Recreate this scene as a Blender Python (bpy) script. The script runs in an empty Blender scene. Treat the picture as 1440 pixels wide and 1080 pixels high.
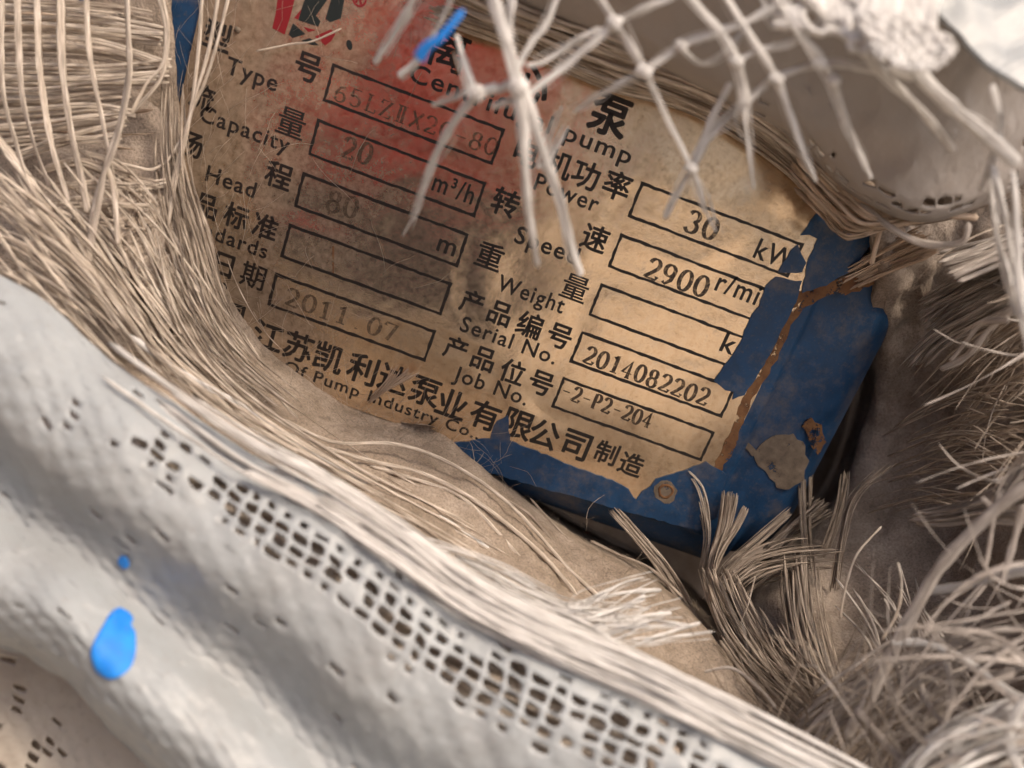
import bpy, math, random
import numpy as np
from mathutils import Vector, noise

scene = bpy.context.scene
C = bpy.context.collection
rnd = random.Random(7)

# ------------------------------------------------------------------ camera
# World: the nameplate stands upright in the plane y = 0 and faces -Y, Z is up.
# Lengths below are in millimetres and turned into metres when linked.
MM = 0.001
Z0 = 0.90                                   # height of the plate above the ground (m)
F = 1064.0                                  # focal length in photo pixels (1440 wide)
E1 = np.array([0.93888094, 0.33796886, 0.0654188])
E2 = np.array([-0.34252273, 0.89819847, 0.27553164])
E1 /= np.linalg.norm(E1); E2 -= E1 * (E1 @ E2); E2 /= np.linalg.norm(E2)
E3 = np.cross(E1, E2)
CAM = np.array([1.25163961 * 40, -4.48980713 * 40, -0.09314533 * 40])
# camera axes (right, down, forward) in world axes
AX = [np.array([E1[i], E3[i], -E2[i]]) for i in range(3)]

cam_d = bpy.data.cameras.new('camera')
cam = bpy.data.objects.new('camera', cam_d); C.objects.link(cam)
from mathutils import Matrix
m = Matrix.Identity(4)
for r in range(3):
    m[r][0] = AX[0][r]; m[r][1] = -AX[1][r]; m[r][2] = -AX[2][r]
m[0][3], m[1][3], m[2][3] = CAM[0] * MM, CAM[1] * MM, CAM[2] * MM + Z0
cam.matrix_world = m
cam_d.sensor_width = 36; cam_d.lens = 36 * F / 1440
cam_d.clip_start = 0.004; cam_d.clip_end = 200
cam_d.dof.use_dof = True
cam_d.dof.focus_distance = 0.180
cam_d.dof.aperture_fstop = 9.0
scene.camera = cam

# ------------------------------------------------------------------ light
SUN = Vector((0.32, -0.32, 0.82)).normalized()
EL = math.asin(SUN.z); ROT = math.atan2(SUN.x, SUN.y)
w = bpy.data.worlds.new('World'); scene.world = w; w.use_nodes = True
nt = w.node_tree; bg = nt.nodes['Background']
sky = nt.nodes.new('ShaderNodeTexSky'); sky.sky_type = 'NISHITA'; sky.sun_disc = False
sky.sun_elevation = EL; sky.sun_rotation = ROT; sky.air_density = 0.7; sky.dust_density = 8.0; sky.ozone_density = 0.0
nt.links.new(sky.outputs[0], bg.inputs[0]); bg.inputs[1].default_value = 0.115
sd = bpy.data.lights.new('sun', 'SUN'); sd.energy = 1.6; sd.angle = math.radians(9); sd.color = (1.0, 0.82, 0.64)
so = bpy.data.objects.new('sun', sd); C.objects.link(so)
so.rotation_euler = SUN.to_track_quat('Z', 'Y').to_euler(); so.location = (0.5, -1, 2)
scene.view_settings.view_transform = 'Standard'; scene.view_settings.look = 'None'
scene.view_settings.gamma = 1; scene.view_settings.use_curve_mapping = False
scene.view_settings.exposure = 0.48

# ------------------------------------------------------------------ helpers
def P(x, y, d):
    """the point that the photograph shows at pixel x, y, d millimetres away along the lens axis"""
    return CAM + d * ((x - 720) / F * AX[0] + (y - 540) / F * AX[1] + AX[2])
def PL(x, y, off=0.0):
    """the point of the plane off mm in front of the plate face that shows at pixel x, y"""
    r = (x - 720) / F * AX[0] + (y - 540) / F * AX[1] + AX[2]
    return CAM + r * ((-off - CAM[1]) / r[1])
def pd(x, y):
    r = (x - 720) / F * AX[0] + (y - 540) / F * AX[1] + AX[2]
    return (-CAM[1]) / r[1]
VIEW = AX[2]
def nz(p, s, seed=0.0):
    return noise.noise(Vector((p[0] * s + seed, p[1] * s + seed * .7, p[2] * s - seed)))
def fbm(p, s, o=3, seed=0.0):
    v = 0; a = 1
    for k in range(o):
        v += a * nz(p, s * 2 ** k, seed + 13 * k); a *= .5
    return v

class MB:
    def __init__(s): s.v = []; s.f = []; s.st = []
    def add(s, verts, faces, st=None):
        b = len(s.v); s.v.extend([tuple(p) for p in verts]); s.f.extend([tuple(b + i for i in f) for f in faces])
        s.st.extend(st if st is not None else [(0, 0, 0)] * len(verts))
    def build(s, name, mat, parent=None, smooth=True, kind=None, label=None):
        me = bpy.data.meshes.new(name)
        vs = np.array(s.v, float) * MM; vs[:, 2] += Z0
        org = vs.mean(0)
        if parent is not None and 'origin' in parent: org = np.array(parent['origin'])
        me.from_pydata((vs - org).tolist(), [], s.f)
        a = me.attributes.new('st', 'FLOAT_VECTOR', 'POINT')
        a.data.foreach_set('vector', np.array(s.st, np.float32).ravel())
        me.materials.append(mat)
        if smooth: me.polygons.foreach_set('use_smooth', [True] * len(me.polygons))
        me.update()
        o = bpy.data.objects.new(name, me); C.objects.link(o)
        if parent is not None: o.parent = parent
        else: o.location = org
        if kind: o['kind'] = kind
        if label: o['label'] = label
        return o

def tag(o, label, cat, group=None):
    o['label'] = label; o['category'] = cat
    if group: o['group'] = group
    return o
def thing(name, label, cat, p, group=None):
    o = bpy.data.objects.new(name, None); C.objects.link(o)
    loc = np.array(p) * MM; loc[2] += Z0
    o.location = loc; o['origin'] = loc.tolist(); o.empty_display_size = .01
    return tag(o, label, cat, group)

def cr(pts, t):
    """Catmull-Rom through pts at t in 0..1"""
    n = len(pts) - 1
    x = min(max(t, 0), 1) * n; i = min(int(x), n - 1); f = x - i
    p0 = pts[max(i - 1, 0)]; p1 = pts[i]; p2 = pts[i + 1]; p3 = pts[min(i + 2, n)]
    return .5 * ((2 * p1) + (p2 - p0) * f + (2 * p0 - 5 * p1 + 4 * p2 - p3) * f * f + (3 * p1 - p0 - 3 * p2 + p3) * f ** 3)
def px3(poly, d):
    """pixel polyline + depth (one, two or one per point) -> pixel/depth rows"""
    n = len(poly)
    if not isinstance(d, (list, tuple)): d = [d] * n
    elif len(d) == 2 and n != 2: d = [d[0] + (d[1] - d[0]) * i / (n - 1) for i in range(n)]
    return [np.array([x, y, q], float) for (x, y), q in zip(poly, d)]

def crw(n, t):
    """Catmull-Rom point indices and weights for n control points"""
    x = min(max(t, 0), 1) * (n - 1); i = min(int(x), n - 2); f = x - i
    return (max(i - 1, 0), i, i + 1, min(i + 2, n - 1)), (.5 * (-f + 2 * f * f - f ** 3), .5 * (2 - 5 * f * f + 3 * f ** 3), .5 * (f + 4 * f * f - 3 * f ** 3), .5 * (f ** 3 - f * f))
def strand(mb, path, wd, th, seg=14, sides=8, ridge=0.0, taper=(1, 1), twist=0.0, seed=0.0, knots=(), wob=0.0, t0=0.0, t1=1.0, tip=0.25):
    """path: list of world mm points; a flattened tube of width wd, thickness th along it"""
    Q = np.array(path, float); nQ = len(Q)
    pts = np.zeros((seg + 1, 3))
    for k in range(seg + 1):
        ix, w4 = crw(nQ, t0 + (t1 - t0) * k / seg)
        pts[k] = w4[0] * Q[ix[0]] + w4[1] * Q[ix[1]] + w4[2] * Q[ix[2]] + w4[3] * Q[ix[3]]
    A = np.empty_like(pts); A[1:-1] = pts[2:] - pts[:-2]; A[0] = pts[1] - pts[0]; A[-1] = pts[-1] - pts[-2]
    A /= np.linalg.norm(A, axis=1, keepdims=True) + 1e-9
    Nn = -VIEW + A * (A @ VIEW)[:, None]; Nn /= np.linalg.norm(Nn, axis=1, keepdims=True) + 1e-9
    Sd = np.cross(A, Nn)
    L = np.concatenate([[0], np.cumsum(np.linalg.norm(pts[1:] - pts[:-1], axis=1))])
    fk = np.linspace(0, 1, seg + 1)
    ang = twist * rnd.uniform(-1, 1) + twist * np.sin(fk * 5 + seed)
    N2 = Nn * np.cos(ang)[:, None] + Sd * np.sin(ang)[:, None]; S2 = np.cross(A, N2)
    g = taper[0] + (taper[1] - taper[0]) * fk
    g[0] *= tip; g[-1] *= tip
    for (kt, kw) in knots: g *= 1 + kw * np.exp(-((fk - kt) / .06) ** 2)
    if wob: g *= np.array([1 + wob * nz(p, .35, seed) for p in pts])
    th_ = 2 * math.pi * np.arange(sides) / sides
    r = 1 - np.array([ridge * rnd.random() if j % 2 else ridge * .25 * rnd.random() for j in range(sides)])
    ca = np.cos(th_) * wd * .5; sa = np.sin(th_) * th * .5
    V = pts[:, None, :] + S2[:, None, :] * (g[:, None] * (ca * (.6 + .4 * r))[None])[..., None] + N2[:, None, :] * (g[:, None] * (sa * r)[None])[..., None]
    S = np.empty((seg + 1, sides, 3)); S[..., 0] = ca[None] ; S[..., 1] = L[:, None]; S[..., 2] = seed
    Fc = [(k * sides + j, k * sides + (j + 1) % sides, (k + 1) * sides + (j + 1) % sides, (k + 1) * sides + j) for k in range(seg) for j in range(sides)]
    Fc.append(tuple(range(sides))[::-1]); Fc.append(tuple(seg * sides + j for j in range(sides)))
    mb.add(V.reshape(-1, 3).tolist(), Fc, S.reshape(-1, 3).tolist())

def pxstrand(mb, poly, d, wpx, flat=.45, **k):
    rows = px3(poly, d)
    dm = sum(r[2] for r in rows) / len(rows)
    wd = wpx * dm / F
    strand(mb, [P(*r) for r in rows], wd, wd * flat, seed=rnd.uniform(0, 99), **k)

def bundle(mb, ga, gb, da, db, n, wpx, jit=6, dj=3, trim=(.0, .0), seg=12, flat=.24, sides=6, wv=.6, taper=(1, .8), spread=.15, **kw):
    """n fibres between guide polylines ga and gb (same number of points)"""
    A = px3(ga, da); B = px3(gb, db)
    for i in range(n):
        f = rnd.random(); ox, oy, od = rnd.gauss(0, jit), rnd.gauss(0, jit), rnd.gauss(0, dj); f2 = f + rnd.gauss(0, spread)
        rows = []
        for k_, (a, b) in enumerate(zip(A, B)):
            ff = min(max(f + (f2 - f) * k_ / (len(A) - 1) + rnd.gauss(0, .02), -.1), 1.1)
            q = a + (b - a) * ff + np.array([ox + rnd.gauss(0, jit * .22), oy + rnd.gauss(0, jit * .22), od + rnd.gauss(0, dj * .25)])
            rows.append(q)
        w_ = wpx * rnd.uniform(1 - wv, 1 + wv)
        dm = sum(r[2] for r in rows) / len(rows)
        t0 = rnd.uniform(0, trim[0]); t1 = 1 - rnd.uniform(0, trim[1])
        strand(mb, [P(*r) for r in rows], w_ * dm / F, w_ * dm / F * flat, seg=seg, sides=sides, taper=taper, seed=rnd.uniform(0, 99), t0=t0, t1=t1, twist=.7, **kw)

def grid_surface(ctrl):
    """ctrl[r][c] = (px,py,depth); returns f(s,t) -> world mm, s along columns, t along rows"""
    W = np.array([[P(*q) for q in row] for row in ctrl]); nr, ncol = W.shape[:2]
    def f(s, t):
        ix, wx = crw(ncol, s); iy, wy = crw(nr, t)
        return np.einsum('i,j,ijk->k', wy, wx, W[np.ix_(iy, ix)])
    return f

def sheet(f, ns, nt_, disp=None):
    mb = MB(); V = []; S = []
    for j in range(nt_ + 1):
        for i in range(ns + 1):
            p = f(i / ns, j / nt_)
            V.append(p); S.append((i / ns, j / nt_, 0))
    V = np.array(V).reshape(nt_ + 1, ns + 1, 3)
    if disp:
        du = np.gradient(V, axis=1); dv = np.gradient(V, axis=0)
        N = np.cross(du, dv); N /= np.linalg.norm(N, axis=2, keepdims=True) + 1e-9
        sg = np.sign(-(N @ VIEW)); sg[sg == 0] = 1; N *= sg[..., None]
        O = V.copy()
        for j in range(nt_ + 1):
            for i in range(ns + 1):
                O[j, i] += N[j, i] * disp(V[j, i], i / ns, j / nt_)
        V = O
    Fc = [(j * (ns + 1) + i, j * (ns + 1) + i + 1, (j + 1) * (ns + 1) + i + 1, (j + 1) * (ns + 1) + i) for j in range(nt_) for i in range(ns)]
    mb.add(V.reshape(-1, 3), Fc, S)
    return mb

def lattice(f, ns, nt_, hole, amp=.25, amp2=.0, keep=None, jit=.45):
    """a woven, coated sheet: ns x nt cells, each a ring of quads round a hole; hole(i,j) -> (size s, size t) 0..0.9 or 0"""
    mb = MB(); gv = {}; V = []; S = []; Fc = []
    def fj(s, t):
        q = Vector((s * ns * 1.1, t * nt_ * 1.1, 1.7))
        return f(s + jit * noise.noise(q) / ns, t + jit * noise.noise(q + Vector((0, 0, 7.4))) / nt_)
    def bv(a, b):
        if (a, b) not in gv:
            s = a / 3 / ns; t = b / 3 / nt_
            p = fj(s, t)
            on_s = (b % 3 == 0); on_t = (a % 3 == 0)
            k = 0
            if on_s and not on_t: k = 1 if (a // 3 + b // 3) % 2 else -1
            elif on_t and not on_s: k = -1 if (a // 3 + b // 3) % 2 else 1
            p = p - VIEW * (amp * k * (.4 + 1.2 * rnd.random()))
            gv[(a, b)] = len(V); V.append(p); S.append((s * ns, t * nt_, 0))
        return gv[(a, b)]
    for j in range(nt_):
        for i in range(ns):
            if keep and not keep(i, j): continue
            ring = [(0, 0), (1, 0), (2, 0), (3, 0), (3, 1), (3, 2), (3, 3), (2, 3), (1, 3), (0, 3), (0, 2), (0, 1)]
            out = [bv(3 * i + a, 3 * j + b) for a, b in ring]
            hs, ht = hole(i, j)
            solid = hs < .12 or ht < .12
            if solid: hs = ht = .5
            cx = .5 + (0 if solid else rnd.uniform(-.06, .06)); cy = .5 + (0 if solid else rnd.uniform(-.06, .06))
            inn = []
            for a, b in ring:
                u = a / 3 - .5; v = b / 3 - .5
                if abs(u) == .5 and abs(v) == .5: u *= .82; v *= .82
                s = (i + cx + u * hs) / ns; t = (j + cy + v * ht) / nt_
                p = fj(s, t)
                p = p - VIEW * (amp2 * (1 if (i + j) % 2 else -1) * rnd.uniform(0, 1.8) if solid else 0)
                inn.append(len(V)); V.append(p); S.append((s * ns, t * nt_, 0))
            for k in range(12):
                k2 = (k + 1) % 12
                Fc.append((out[k], out[k2], inn[k2], inn[k]))
            if solid: Fc.append(tuple(inn))
    mb.add(V, Fc, S)
    return mb

def thicken(o, t):
    md = o.modifiers.new('thickness', 'SOLIDIFY'); md.thickness = t * MM; md.offset = 0
    return o

def bulge(p, a, s, seed): return p - VIEW * (a * nz(p, s, seed))

def jag(poly, n=4, a=1.2):
    """ragged outline in pixels"""
    out = []
    for k, p in enumerate(poly):
        q = poly[(k + 1) % len(poly)]
        L = math.hypot(q[0] - p[0], q[1] - p[1])
        m_ = max(1, int(L / 7)) if n else 1
        for i in range(m_):
            f = i / m_
            out.append((p[0] + (q[0] - p[0]) * f + (rnd.uniform(-a, a) if i else 0), p[1] + (q[1] - p[1]) * f + (rnd.uniform(-a, a) if i else 0)))
    return out
def flat_patch(poly, top, bot, proj=None):
    """a thin slab lying on the plate/pad: outline in pixels, top and bottom in mm in front of the plate"""
    mb = MB(); n = len(poly)
    T = [PL(x, y, top) for x, y in poly]
    B = [p + np.array([0, top - bot, 0]) for p in T]
    mb.add(T + B, [tuple(range(n))] + [(i, i + n, (i + 1) % n + n, (i + 1) % n) for i in range(n)])
    return mb

# ------------------------------------------------------------------ materials
def newmat(name):
    mt = bpy.data.materials.new(name); mt.use_nodes = True
    return mt, mt.node_tree.nodes, mt.node_tree.links, mt.node_tree.nodes['Principled BSDF']
def N(nodes, t, **k):
    n = nodes.new(t)
    for a, b in k.items():
        if a.startswith('i_'): n.inputs[a[2:].replace('_', ' ')].default_value = b
        else: setattr(n, a, b)
    return n
def ramp(nodes, links, src, stops):
    r = nodes.new('ShaderNodeValToRGB'); links.new(src, r.inputs[0])
    e = r.color_ramp.elements
    while len(e) < len(stops): e.new(.5)
    for k, (p, c) in enumerate(stops):
        e[k].position = p; e[k].color = (*c, 1) if len(c) == 3 else c
    return r.outputs[0]
def objco(nodes, links, scale=(1, 1, 1)):
    g = nodes.new('ShaderNodeNewGeometry'); mp = nodes.new('ShaderNodeMapping'); mp.inputs['Scale'].default_value = scale
    links.new(g.outputs['Position'], mp.inputs[0]); return mp.outputs[0]
def mixc(nodes, links, fac, a, b):
    mx = nodes.new('ShaderNodeMix'); mx.data_type = 'RGBA'
    if isinstance(fac, float): mx.inputs[0].default_value = fac
    else: links.new(fac, mx.inputs[0])
    for s, v in ((6, a), (7, b)):
        if isinstance(v, tuple): mx.inputs[s].default_value = (*v, 1)
        else: links.new(v, mx.inputs[s])
    return mx.outputs[2]

def fibre_mat(name, c0, c1, dirt=(.30, .24, .19), dirt_amt=.35, rough=.55, transl=.25, across=5.5):
    mt, nd, lk, bs = newmat(name)
    at = N(nd, 'ShaderNodeAttribute', attribute_name='st')
    mp = nd.new('ShaderNodeMapping'); mp.inputs['Scale'].default_value = (across, .22, 1); lk.new(at.outputs['Vector'], mp.inputs[0])
    n1 = N(nd, 'ShaderNodeTexNoise', i_Scale=1.0, i_Detail=3.0); lk.new(mp.outputs[0], n1.inputs['Vector'])
    col = ramp(nd, lk, n1.outputs[0], [(.36, tuple(q * .66 for q in c0)), (.5, c0), (.62, c1)])
    n2 = N(nd, 'ShaderNodeTexNoise', i_Scale=140.0, i_Detail=4.0); lk.new(objco(nd, lk), n2.inputs['Vector'])
    f = ramp(nd, lk, n2.outputs[0], [(.42, (0, 0, 0)), (.72, (dirt_amt,) * 3)])
    col = mixc(nd, lk, f, col, dirt)
    lk.new(col, bs.inputs['Base Color']); bs.inputs['Roughness'].default_value = rough
    bs.inputs['Specular IOR Level'].default_value = .35
    bp = N(nd, 'ShaderNodeBump', i_Strength=.8, i_Distance=.0003); lk.new(n1.outputs[0], bp.inputs['Height']); lk.new(bp.outputs[0], bs.inputs['Normal'])
    tr = nd.new('ShaderNodeBsdfTranslucent'); lk.new(col, tr.inputs[0])
    mx = nd.new('ShaderNodeMixShader'); mx.inputs[0].default_value = transl
    lk.new(bs.outputs[0], mx.inputs[1]); lk.new(tr.outputs[0], mx.inputs[2])
    lk.new(mx.outputs[0], nd['Material Output'].inputs[0])
    return mt
M = {}
M['white'] = fibre_mat('coated_white_fibre', (.78, .76, .73), (.88, .87, .85), (.50, .45, .40), .25, .5, .2, 4.0)
M['beige'] = fibre_mat('beige_glass_fibre', (.66, .57, .47), (.88, .80, .70), (.42, .34, .265), .35, .38, .25)
M['tan'] = fibre_mat('tan_glass_fibre', (.66, .51, .38), (.82, .68, .55), (.24, .17, .12), .5, .5, .2)
M['dusty'] = fibre_mat('dusty_glass_fibre', (.42, .345, .275), (.66, .57, .475), (.22, .17, .13), .5, .6, .2)
M['grey'] = fibre_mat('grey_dusty_fibre', (.50, .445, .40), (.72, .665, .61), (.24, .19, .16), .5, .6, .2)

def dust_mat(name, c0, c1, c2, sc=1.0):
    mt, nd, lk, bs = newmat(name)
    co = objco(nd, lk)
    n1 = N(nd, 'ShaderNodeTexNoise', i_Scale=90.0 * sc, i_Detail=6.0, i_Roughness=.65); lk.new(co, n1.inputs['Vector'])
    n2 = N(nd, 'ShaderNodeTexNoise', i_Scale=1800.0, i_Detail=4.0, i_Roughness=.7); lk.new(co, n2.inputs['Vector'])
    a = ramp(nd, lk, n1.outputs[0], [(.3, c0), (.52, c1), (.72, c2)])
    g = ramp(nd, lk, n2.outputs[0], [(.3, (.45, .45, .45)), (.55, (1, 1, 1)), (.75, (1.25, 1.2, 1.15))])
    mu = nd.new('ShaderNodeMix'); mu.data_type = 'RGBA'; mu.blend_type = 'MULTIPLY'; mu.inputs[0].default_value = .8
    lk.new(a, mu.inputs[6]); lk.new(g, mu.inputs[7]); lk.new(mu.outputs[2], bs.inputs['Base Color'])
    bs.inputs['Roughness'].default_value = .95; bs.inputs['Specular IOR Level'].default_value = .1
    bp = N(nd, 'ShaderNodeBump', i_Strength=.8, i_Distance=.0006); lk.new(n2.outputs[0], bp.inputs['Height']); lk.new(bp.outputs[0], bs.inputs['Normal'])
    return mt
M['dust'] = dust_mat('fine_dust', (.25, .20, .15), (.385, .315, .25), (.50, .42, .345))
M['wool'] = dust_mat('dirty_wool', (.25, .20, .16), (.40, .335, .28), (.54, .47, .41), .7)

def cloth_mat(name, base, dirt, amt, streak=0):
    mt, nd, lk, bs = newmat(name)
    co = objco(nd, lk)
    n1 = N(nd, 'ShaderNodeTexNoise', i_Scale=55.0, i_Detail=5.0, i_Roughness=.6); lk.new(co, n1.inputs['Vector'])
    n2 = N(nd, 'ShaderNodeTexNoise', i_Scale=700.0, i_Detail=3.0); lk.new(co, n2.inputs['Vector'])
    f = ramp(nd, lk, n1.outputs[0], [(.45, (0, 0, 0)), (.8, (amt,) * 3)])
    col = mixc(nd, lk, f, base, dirt)
    f2 = ramp(nd, lk, n2.outputs[0], [(.55, (0, 0, 0)), (.8, (.35,) * 3)])
    col = mixc(nd, lk, f2, col, dirt)
    lk.new(col, bs.inputs['Base Color']); bs.inputs['Roughness'].default_value = .42; bs.inputs['Specular IOR Level'].default_value = .4
    bp = N(nd, 'ShaderNodeBump', i_Strength=.35, i_Distance=.0003); lk.new(n2.outputs[0], bp.inputs['Height']); lk.new(bp.outputs[0], bs.inputs['Normal'])
    return mt
M['cloth'] = cloth_mat('white_coated_cloth', (.345, .372, .388), (.27, .265, .255), .5)
M['cloth_grey'] = cloth_mat('grey_coated_cloth', (.31, .285, .268), (.33, .28, .24), .7)
M['cloth_dirty'] = cloth_mat('dirty_coated_cloth', (.46, .42, .36), (.26, .21, .17), .8)

def paint_mat(name, c0, c1, rough=.4, grime=.0):
    mt, nd, lk, bs = newmat(name)
    co = objco(nd, lk)
    n1 = N(nd, 'ShaderNodeTexNoise', i_Scale=260.0, i_Detail=6.0, i_Roughness=.65); lk.new(co, n1.inputs['Vector'])
    n2 = N(nd, 'ShaderNodeTexNoise', i_Scale=1500.0, i_Detail=3.0); lk.new(co, n2.inputs['Vector'])
    col = ramp(nd, lk, n1.outputs[0], [(.3, c0), (.7, c1)])
    f = ramp(nd, lk, n2.outputs[0], [(.58, (0, 0, 0)), (.75, (.35,) * 3)])
    col = mixc(nd, lk, f, col, (.13, .105, .085))
    n3 = N(nd, 'ShaderNodeTexNoise', i_Scale=75.0, i_Detail=8.0, i_Roughness=.75); lk.new(co, n3.inputs['Vector'])
    col = mixc(nd, lk, ramp(nd, lk, n3.outputs[0], [(.50, (0, 0, 0)), (.75, (grime,) * 3)]), col, (.17, .14, .115))
    lk.new(col, bs.inputs['Base Color'])
    lk.new(ramp(nd, lk, n1.outputs[0], [(.3, (rough,) * 3), (.7, (rough + .25,) * 3)]), bs.inputs['Roughness'])
    bp = N(nd, 'ShaderNodeBump', i_Strength=.3, i_Distance=.0004); lk.new(n1.outputs[0], bp.inputs['Height']); lk.new(bp.outputs[0], bs.inputs['Normal'])
    return mt
M['blue'] = paint_mat('blue_pump_paint', (.006, .036, .095), (.010, .060, .155), .4, .75)
def erode(mt, lo, hi, sc):
    nd = mt.node_tree.nodes; lk = mt.node_tree.links
    n = N(nd, 'ShaderNodeTexNoise', i_Scale=sc, i_Detail=6.0, i_Roughness=.7); lk.new(objco(nd, lk), n.inputs['Vector'])
    f = ramp(nd, lk, n.outputs[0], [(lo, (0, 0, 0)), (hi, (1, 1, 1))])
    tr = nd.new('ShaderNodeBsdfTransparent'); mx = nd.new('ShaderNodeMixShader'); lk.new(f, mx.inputs[0])
    lk.new(nd['Principled BSDF'].outputs[0], mx.inputs[1]); lk.new(tr.outputs[0], mx.inputs[2]); lk.new(mx.outputs[0], nd['Material Output'].inputs[0])
M['primer'] = paint_mat('bare_primer', (.08, .06, .042), (.25, .20, .15), .7)
M['rust'] = paint_mat('rust', (.09, .035, .014), (.24, .125, .055), .8)
erode(M['rust'], .54, .60, 330.0); erode(M['primer'], .58, .63, 210.0)
M['bright_blue'] = paint_mat('bright_blue_paint', (.006, .19, .72), (.02, .30, .88), .5)
M['red_gloss'] = paint_mat('red_phone_back', (.80, .03, .035), (.82, .04, .045), .35)
M['navy'] = paint_mat('navy_coat_cloth', (.020, .024, .038), (.035, .04, .058), .9)
M['black_glass'] = paint_mat('black_glass', (.01, .01, .012), (.015, .015, .018), .1)

def plate_mat():
    mt, nd, lk, bs = newmat('dirty_tin_plate')
    co = objco(nd, lk)
    n1 = N(nd, 'ShaderNodeTexNoise', i_Scale=38.0, i_Detail=5.0, i_Roughness=.6); lk.new(co, n1.inputs['Vector'])
    n2 = N(nd, 'ShaderNodeTexNoise', i_Scale=520.0, i_Detail=7.0, i_Roughness=.72); lk.new(co, n2.inputs['Vector'])
    n3 = N(nd, 'ShaderNodeTexNoise', i_Scale=1500.0, i_Detail=4.0, i_Roughness=.7); lk.new(co, n3.inputs['Vector'])
    at = N(nd, 'ShaderNodeAttribute', attribute_name='st')
    sx = nd.new('ShaderNodeSeparateXYZ'); lk.new(at.outputs['Vector'], sx.inputs[0])
    base = ramp(nd, lk, n2.outputs[0], [(.28, (.62, .46, .31)), (.5, (.90, .71, .50)), (.75, (.95, .80, .62))])
    sp = ramp(nd, lk, n3.outputs[0], [(.60, (0, 0, 0)), (.70, (.75,) * 3)])
    base = mixc(nd, lk, sp, base, (.22, .15, .09))
    bs.inputs['Metallic'].default_value = .9
    lk.new(base, bs.inputs['Base Color'])
    lk.new(ramp(nd, lk, n2.outputs[0], [(.3, (.14,) * 3), (.7, (.27,) * 3)]), bs.inputs['Roughness'])
    # dirt film: diffuse, thicker towards the end that the fibres cover; its dark tone also paints in shade there
    df = nd.new('ShaderNodeBsdfDiffuse')
    dcol = ramp(nd, lk, n2.outputs[0], [(.3, (.17, .125, .085)), (.7, (.34, .26, .19))])
    lk.new(dcol, df.inputs[0])
    mth = N(nd, 'ShaderNodeMath', operation='MULTIPLY_ADD'); mth.inputs[1].default_value = .9; lk.new(n1.outputs[0], mth.inputs[0]); lk.new(sx.outputs[2], mth.inputs[2])
    m2 = N(nd, 'ShaderNodeMath', operation='MULTIPLY_ADD'); m2.inputs[1].default_value = .5; lk.new(n2.outputs[0], m2.inputs[0]); lk.new(mth.outputs[0], m2.inputs[2])
    fac = ramp(nd, lk, m2.outputs[0], [(.78, (.02,) * 3), (1.28, (.75,) * 3)])
    n4 = N(nd, 'ShaderNodeTexNoise', i_Scale=48.0, i_Detail=1.5, i_Roughness=.45, i_Distortion=.6); lk.new(co, n4.inputs['Vector'])
    bp = N(nd, 'ShaderNodeBump', i_Strength=.5, i_Distance=.0022); lk.new(n4.outputs[0], bp.inputs['Height'])
    bp2 = N(nd, 'ShaderNodeBump', i_Strength=.45, i_Distance=.0001); lk.new(n2.outputs[0], bp2.inputs['Height']); lk.new(bp.outputs[0], bp2.inputs['Normal'])
    lk.new(bp2.outputs[0], bs.inputs['Normal']); lk.new(bp2.outputs[0], df.inputs['Normal'])
    mx = nd.new('ShaderNodeMixShader'); lk.new(fac, mx.inputs[0]); lk.new(bs.outputs[0], mx.inputs[1]); lk.new(df.outputs[0], mx.inputs[2])
    lk.new(mx.outputs[0], nd['Material Output'].inputs[0])
    return mt
M['plate'] = plate_mat()

def ink_mat(name, c, lo, hi, rough=.5, sc=900.0):
    mt, nd, lk, bs = newmat(name)
    co = objco(nd, lk)
    n = N(nd, 'ShaderNodeTexNoise', i_Scale=sc, i_Detail=5.0, i_Roughness=.7); lk.new(co, n.inputs['Vector'])
    f = ramp(nd, lk, n.outputs[0], [(lo, (0, 0, 0)), (hi, (1, 1, 1))])
    bs.inputs['Base Color'].default_value = (*c, 1); bs.inputs['Roughness'].default_value = rough
    tr = nd.new('ShaderNodeBsdfTransparent'); mx = nd.new('ShaderNodeMixShader')
    lk.new(f, mx.inputs[0]); lk.new(bs.outputs[0], mx.inputs[1]); lk.new(tr.outputs[0], mx.inputs[2])
    lk.new(mx.outputs[0], nd['Material Output'].inputs[0])
    return mt
M['ink'] = ink_mat('printed_black', (.016, .012, .010), .66, .86)
M['stamp'] = ink_mat('stamped_dark', (.055, .036, .024), .46, .72)
M['stamp_faint'] = ink_mat('stamped_worn', (.10, .07, .045), .34, .66)
M['logo_red'] = ink_mat('printed_red', (.22, .008, .012), .66, .85)
M['logo_dark'] = ink_mat('printed_dark_teal', (.010, .016, .015), .64, .85)

# ------------------------------------------------------------------ setting
def ground():
    mt, nd, lk, bs = newmat('concrete_ground')
    n = N(nd, 'ShaderNodeTexNoise', i_Scale=3.0, i_Detail=8.0); lk.new(objco(nd, lk), n.inputs['Vector'])
    lk.new(ramp(nd, lk, n.outputs[0], [(.3, (.40, .345, .275)), (.7, (.54, .475, .39))]), bs.inputs['Base Color']); bs.inputs['Roughness'].default_value = .9
    me = bpy.data.meshes.new('ground'); s = 60
    me.from_pydata([(-s, -s, 0), (s, -s, 0), (s, s, 0), (-s, s, 0)], [], [(0, 1, 2, 3)]); me.materials.append(mt)
    o = bpy.data.objects.new('ground', me); C.objects.link(o); o['kind'] = 'structure'
ground()

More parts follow.
